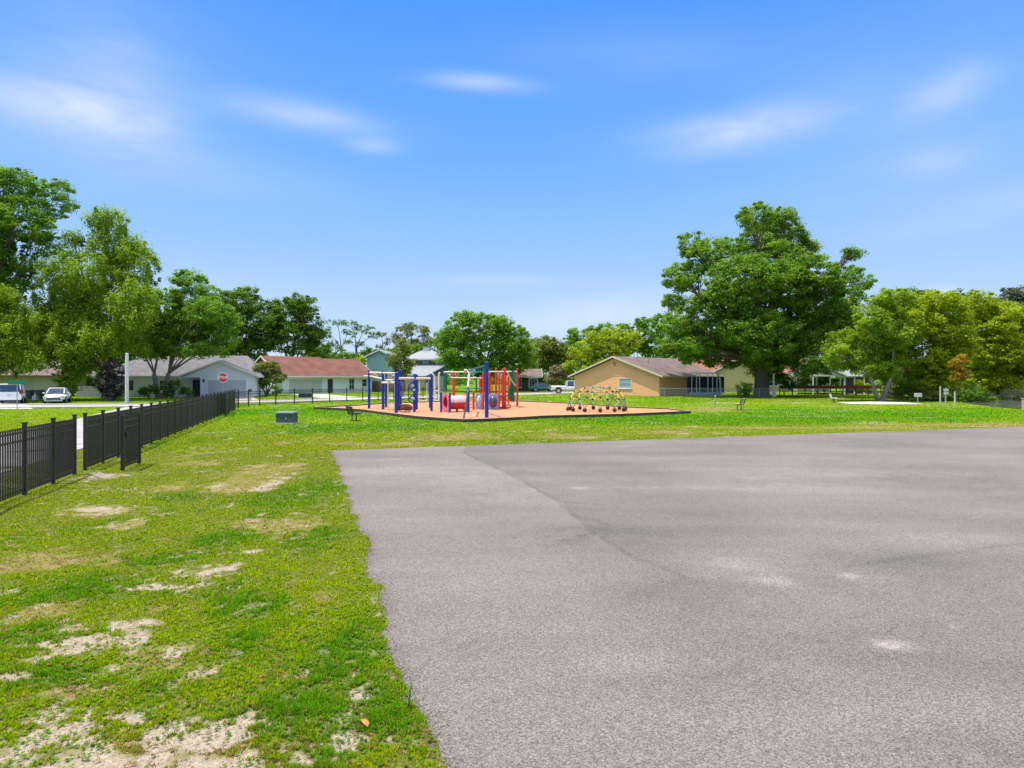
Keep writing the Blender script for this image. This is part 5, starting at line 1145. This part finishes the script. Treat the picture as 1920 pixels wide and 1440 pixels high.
tree("tree", "golden-green dense tree right behind the small notice board", "tree", 1745, 69, [(1692, 562, 40, 22), (1745, 572, 44, 26), (1702, 606, 56, 36), (1765, 622, 56, 36), (1735, 672, 50, 32), (1790, 655, 36, 36), (1742, 700, 42, 24), (1715, 575, 26, 20), (1770, 590, 26, 20), (1760, 725, 36, 22), (1700, 650, 40, 30), (1720, 720, 30, 22)], 'gold', 15, trunk=.4, stems=3, spread=.2, dens=1.3)
tree("tree", "yellow-green bushy tree at the right edge beside the pond", "tree", 1856, 73, [(1815, 572, 30, 24), (1862, 598, 44, 36), (1902, 640, 44, 42), (1850, 656, 58, 42), (1965, 620, 60, 56), (1832, 714, 38, 24), (1890, 700, 38, 28), (1930, 690, 40, 40), (1840, 610, 40, 34), (1880, 660, 50, 34), (1905, 590, 34, 24), (1860, 720, 50, 16)], 'gold', 16, trunk=.4, stems=3, spread=.2, dens=1.3)
tree("tree", "distant grey-green tree on the skyline at the far right", "tree", 1905, 112, [(1900, 562, 46, 24), (1868, 580, 34, 22), (1940, 560, 50, 30), (1890, 600, 60, 30), (1845, 585, 22, 14)], 'grey', 17, trunk=.45, clump=9)
tree("tree", "dark tree top peeping over the golden trees near the right skyline", "tree", 1760, 110, [(1750, 552, 16, 9), (1800, 560, 40, 18), (1760, 590, 70, 34), (1700, 560, 40, 18)], 'dark', 18, trunk=.4, clump=9)
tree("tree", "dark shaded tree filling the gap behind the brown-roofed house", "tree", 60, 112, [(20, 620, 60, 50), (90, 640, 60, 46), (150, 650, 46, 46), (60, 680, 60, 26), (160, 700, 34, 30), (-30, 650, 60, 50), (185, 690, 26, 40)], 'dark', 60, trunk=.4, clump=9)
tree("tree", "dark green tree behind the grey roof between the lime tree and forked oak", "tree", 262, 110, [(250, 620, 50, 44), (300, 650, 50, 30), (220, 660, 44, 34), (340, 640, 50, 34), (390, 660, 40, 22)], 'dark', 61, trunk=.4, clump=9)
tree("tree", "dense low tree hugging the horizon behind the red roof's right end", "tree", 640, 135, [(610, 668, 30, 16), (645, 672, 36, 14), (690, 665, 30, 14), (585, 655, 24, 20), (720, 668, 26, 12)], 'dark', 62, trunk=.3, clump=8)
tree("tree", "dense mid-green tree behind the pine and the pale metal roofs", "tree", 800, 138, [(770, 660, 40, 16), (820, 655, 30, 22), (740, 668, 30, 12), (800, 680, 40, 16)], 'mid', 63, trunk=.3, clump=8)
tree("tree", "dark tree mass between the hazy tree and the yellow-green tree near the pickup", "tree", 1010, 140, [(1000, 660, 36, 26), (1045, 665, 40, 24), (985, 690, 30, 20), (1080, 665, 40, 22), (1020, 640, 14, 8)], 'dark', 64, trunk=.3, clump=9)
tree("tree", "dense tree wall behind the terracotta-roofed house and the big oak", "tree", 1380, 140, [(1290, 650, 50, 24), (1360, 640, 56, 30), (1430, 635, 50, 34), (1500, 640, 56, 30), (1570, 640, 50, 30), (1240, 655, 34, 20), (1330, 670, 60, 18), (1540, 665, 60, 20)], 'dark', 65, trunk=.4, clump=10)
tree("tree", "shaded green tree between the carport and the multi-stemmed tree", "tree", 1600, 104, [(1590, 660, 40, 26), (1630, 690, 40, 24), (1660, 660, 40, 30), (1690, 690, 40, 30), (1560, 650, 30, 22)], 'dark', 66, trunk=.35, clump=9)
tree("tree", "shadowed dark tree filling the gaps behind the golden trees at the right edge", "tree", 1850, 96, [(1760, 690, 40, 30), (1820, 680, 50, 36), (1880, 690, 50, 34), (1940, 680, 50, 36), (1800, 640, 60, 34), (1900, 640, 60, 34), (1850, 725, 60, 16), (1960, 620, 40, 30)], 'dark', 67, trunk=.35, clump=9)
# smaller trees and shrubs
shrub("dusky purple shrub against the left end of the pale blue house", 210, 66, [(214, 692, 20, 20), (206, 715, 24, 24), (222, 725, 18, 18), (212, 738, 20, 10)], 'purple', 30, clump=8)
shrub("yellow-tinged climbing shrub at the left roof corner of the pale blue house", 192, 75.5, [(200, 680, 14, 10), (190, 695, 12, 12), (186, 715, 8, 14)], 'olive', 31)
shrub("bright green bushy shrub right of the white sedan", 126, 67, [(124, 702, 24, 22), (130, 722, 20, 18), (120, 738, 14, 10), (140, 690, 16, 14)], 'lime', 32, clump=8)
shrub("low dark shrub left of the forked oak trunk by the house wall", 278, 75, [(275, 732, 12, 9), (286, 728, 10, 12), (268, 738, 10, 6)], 'dark', 33)
shrub("low dark shrub right of the forked oak trunk by the house wall", 322, 75, [(320, 728, 8, 14), (330, 722, 8, 10), (318, 738, 12, 6)], 'dark', 34)
shrub("dark shrub filling the shaded porch beside the garage", 352, 75, [(352, 732, 12, 8), (344, 736, 8, 6)], 'dark', 35)
tree("crepe_myrtle", "rounded olive-topped small tree with bare stems in front of the red-roofed house", "tree", 500, 84, [(500, 692, 26, 16), (486, 705, 18, 14), (516, 704, 18, 14), (500, 714, 24, 12), (504, 683, 16, 8)], 'olive', 36, trunk=.16, stems=5, spread=.45, fork=.55, clump=7, leafpx=3.4)
shrub("dark low shrub right of the bare stems in front of the red-roofed house", 518, 83, [(516, 730, 9, 7), (524, 733, 7, 5)], 'dark', 37)
tree("tree", "slender olive-green tree in front of the sea-green house", "tree", 750, 88, [(745, 668, 24, 14), (752, 652, 14, 14), (735, 682, 18, 10), (757, 688, 20, 12), (768, 680, 14, 10), (748, 700, 16, 8), (762, 700, 10, 8), (752, 640, 8, 8)], 'olive', 38, trunk=.24, fork=.5, clump=7, leafpx=3.4, dens=.75)
shrub("golden bush between the red roof and the sea-green gable", 676, 109, [(676, 676, 9, 10), (680, 690, 8, 12), (678, 705, 8, 14)], 'gold', 39)
shrub("round green shrub with a white stake in front of the screen porch", 1396, 77, [(1396, 726, 15, 10), (1390, 736, 12, 7), (1402, 735, 10, 7)], 'mid', 40)
shrub("dry pinkish-brown bush left of the white pickup", 1052, 112, [(1048, 695, 18, 14), (1040, 708, 18, 12), (1060, 700, 12, 12)], 'straw', 41)
shrub("dark hedge in the shade behind the white pickup", 1050, 118, [(1030, 712, 30, 10), (1060, 716, 24, 10), (1000, 714, 24, 8)], 'dark', 42)
shrub("amber-leaved shrub glowing among the golden trees above the bare posts", 1796, 65, [(1795, 680, 14, 20), (1802, 700, 14, 16), (1788, 705, 10, 12)], 'amber', 43, trunk=.08)
shrub("leafy green bush left of the small notice board", 1702, 68, [(1702, 716, 22, 22), (1712, 736, 18, 12), (1694, 735, 16, 12)], 'mid', 44, clump=8)
shrub("pale straw-coloured thicket behind the multi-stemmed tree", 1690, 74, [(1690, 700, 24, 22), (1678, 722, 22, 16), (1705, 690, 16, 20), (1668, 738, 22, 8)], 'straw', 45, clump=8, droop=.5)
shrub("grey-brown tangle of undergrowth below the golden tree", 1745, 66, [(1740, 738, 26, 14), (1762, 742, 20, 10), (1725, 745, 14, 8), (1785, 742, 20, 12)], 'olive', 46, clump=8)
shrub("dark undergrowth on the pond bank right of the bare posts", 1820, 64, [(1812, 742, 20, 14), (1836, 735, 20, 16), (1826, 752, 20, 6), (1850, 752, 16, 7)], 'dark', 47, clump=8)
shrub("yellow-green reeds on the far pond bank", 1880, 74, [(1865, 728, 20, 14), (1885, 735, 18, 12), (1850, 738, 18, 10)], 'gold', 48, clump=7, droop=-1, asp=.25)
shrub("grey-green reeds along the pond edge at the right margin", 1905, 68, [(1885, 742, 20, 8), (1910, 740, 20, 10), (1935, 742, 20, 10), (1865, 748, 18, 6)], 'grey', 49, clump=7, droop=-1, asp=.25)
shrub("low yellow bush inside the screen room garden", 1606, 88, [(1612, 722, 9, 8), (1622, 726, 8, 7), (1600, 727, 6, 5)], 'gold', 50)
shrub("leafy bush growing under the white carport", 1545, 96, [(1545, 712, 16, 10), (1560, 718, 14, 10), (1520, 718, 20, 10), (1500, 716, 14, 8)], 'mid', 51)
shrub("dark vine-covered shrub between the oak trunk and the carport", 1470, 84, [(1468, 712, 14, 14), (1480, 722, 12, 10), (1460, 700, 10, 10)], 'dark', 52)
# the wood that closes the horizon
def far_wood():
    rng = np.random.RandomState(77); cs, rs = [], []
    for k in range(620):
        x = rng.uniform(-330, 330); y = rng.uniform(165, 215); hgt = rng.uniform(3, 9.0) + 2.0 * math.sin(x * .05) ; r = rng.uniform(1.6, 3.4)
        for z in np.arange(.8, hgt, 2.2): cs.append([x + rng.uniform(-1.5, 1.5), y + rng.uniform(-1.5, 1.5), z]); rs.append([r, r, r * .75])
    v = leaf_cloud(rng, np.array(cs), np.array(rs), 36, .95, .6)
    tag(np_mesh("distant_wood", v, 4, LM['dark']), kind="stuff")
far_wood()
# small things on the near lawn
x, y = G(766, 1330); t = thing("weed", "single tall green weed at the edge of the asphalt", "weed", (x, y, 0))
mb = MB(); mb.tube([(0, 0, 0), (.004, 0, .07), (.012, 0, .14), (.024, 0, .215)], [.006, .005, .004, .0015], 6); mb.build("stem", mat("weed_stem", (.06, .12, .02), .7), t)
mb = MB()
for k in range(24):
    a = k * 2.4; z = .02 + k * .008; p = Vector((.012 * z / .13, 0, z)); d = Vector((math.cos(a), math.sin(a), .9)).normalized(); q = d.cross(Vector((0, 0, 1))).normalized() * .008; L = .046 * (1.1 - k / 36)
    mb.add([p, p + d * L * .5 + q, p + d * L, p + d * L * .5 - q], [(0, 1, 2, 3)])
mb.build("leaves", mat("weed_leaf", (.10, .22, .03), .6), t)
x, y = G(683, 1364); mb = MB()
pr_ = [(-.05, 0), (-.025, .022), (.01, .026), (.04, .012), (.062, 0), (.04, -.013), (.01, -.025), (-.025, -.02)]
mb.add([(a, b, .012 * math.cos(a * 30) + .02 + .25 * abs(b)) for a, b in pr_], [tuple(range(8))]); o = mb.build("fallen_leaf", mat("dry_orange_leaf", (.45, .20, .05), .7, .2, 30)); o.location = (x, y, .01); o.rotation_euler = (.1, -.15, 2.3); tag(o, "curled orange dead leaf lying on the grass near the asphalt edge", "leaf")

def flat_bits(rng, x, y, z, size, asp, curl):
    n = len(x); a = rng.rand(n) * 6.283; c, s_ = np.cos(a), np.sin(a); L = size * rng.uniform(.5, 1.4, n); Wd = L * asp
    t = np.stack([c, s_, rng.uniform(-curl, curl, n)], -1) * L[:, None]; b = np.stack([-s_, c, rng.uniform(-curl, curl, n)], -1) * Wd[:, None]; p = np.stack([x, y, z], -1)
    return np.stack([p - t, p + b, p + t, p - b], 1).reshape(-1, 3)
rng = np.random.RandomState(31); mat_tone = grass_material()
y = 1 / (1 / 3.6 + rng.rand(3800) * (1 / 22. - 1 / 3.6)); x = pad_left(y) + np.abs(rng.randn(3800)) * .09 - .03; k = y < C0[1] - .1; x, y = x[k], y[k]
cols = np.where(rng.rand(len(x), 1) < .5, np.array([.20, .15, .085]), np.array([.33, .29, .22])) * rng.uniform(.5, 1.2, (len(x), 1))
tag(np_mesh("edge_grit", flat_bits(rng, x, y, np.full(len(x), .010), .004 + .0005 * y, .6, .4), 4, mat_tone, None, np.repeat(cols, 4, 0)), kind="stuff")
y = 1 / (1 / 3.6 + rng.rand(2600) * (1 / 24. - 1 / 3.6)); x = (-.85 + rng.rand(2600) * .87) * y; k = lawn_ok(x, y); x, y = x[k], y[k]
cols = np.array([.26, .15, .065]) * rng.uniform(.5, 1.5, (len(x), 1))
tag(np_mesh("leaf_litter", flat_bits(rng, x, y, lawn_z(x, y) + .022, .014 + .0005 * y, .5, .5), 4, mat_tone, None, np.repeat(cols, 4, 0)), kind="stuff")
# broad-leaved lawn weeds in low rosettes
N = 15000; y = 1 / (1 / 3.6 + rng.rand(N) * (1 / 22. - 1 / 3.6)); x = (-.85 + rng.rand(N) * .87) * y; k = lawn_ok(x, y) & (fbm(x + 90, y, .9, 3) + (rng.rand(N) - .5) * .35 > .52); x, y = x[k], y[k]; z = lawn_z(x, y)
vs = []; cs = []
for i in range(9):
    a = i * 2.4 + rng.rand(len(x)); L = (.011 + .0010 * y) * rng.uniform(.5, 1.3, len(x)); up_ = rng.uniform(.15, .8, len(x)); d = np.stack([np.cos(a), np.sin(a), up_], -1) * L[:, None]; b = np.stack([-np.sin(a), np.cos(a), 0 * a], -1) * (L * .36)[:, None]
    p = np.stack([x, y, z + .012], -1); vs.append(np.stack([p, p + d * .55 + b, p + d, p + d * .55 - b], 1).reshape(-1, 3))
    base_c = np.where((fbm(x, y, .8, 2) > .5)[:, None], np.array([.16, .30, .012]), np.array([.09, .21, .012])) * rng.uniform(.7, 1.35, (len(x), 1)); cs.append(np.repeat(base_c, 4, 0))
tag(np_mesh("lawn_weeds", np.concatenate(vs), 4, mat_tone, None, np.concatenate(cs)), kind="stuff")
# repeats of one kind share a group
import re as _re
GROUPS = {"house": "houses around the park", "metal_fence": "black metal picket fences", "fence_gate": "open black fence gate leaves", "wheeled_bin": "wheeled bins beside the driveway", "utility_box": "green utility boxes",
          "park_bench": "benches on the park lawn", "tree": "broad-leaved trees around the park", "oak_tree": "oak trees", "pine_tree": "pine trees on the skyline", "shrub": "shrubs and bushes", "wooden_post": "pale bare posts near the pond", "sign": "small pale signs by the slab", "wooden_fence": "wooden fences"}
for o in COL.objects:
    k = _re.sub(r"\.\d+$", "", o.name)
    if o.parent is None and o.get("category") and k in GROUPS: o["group"] = GROUPS[k]
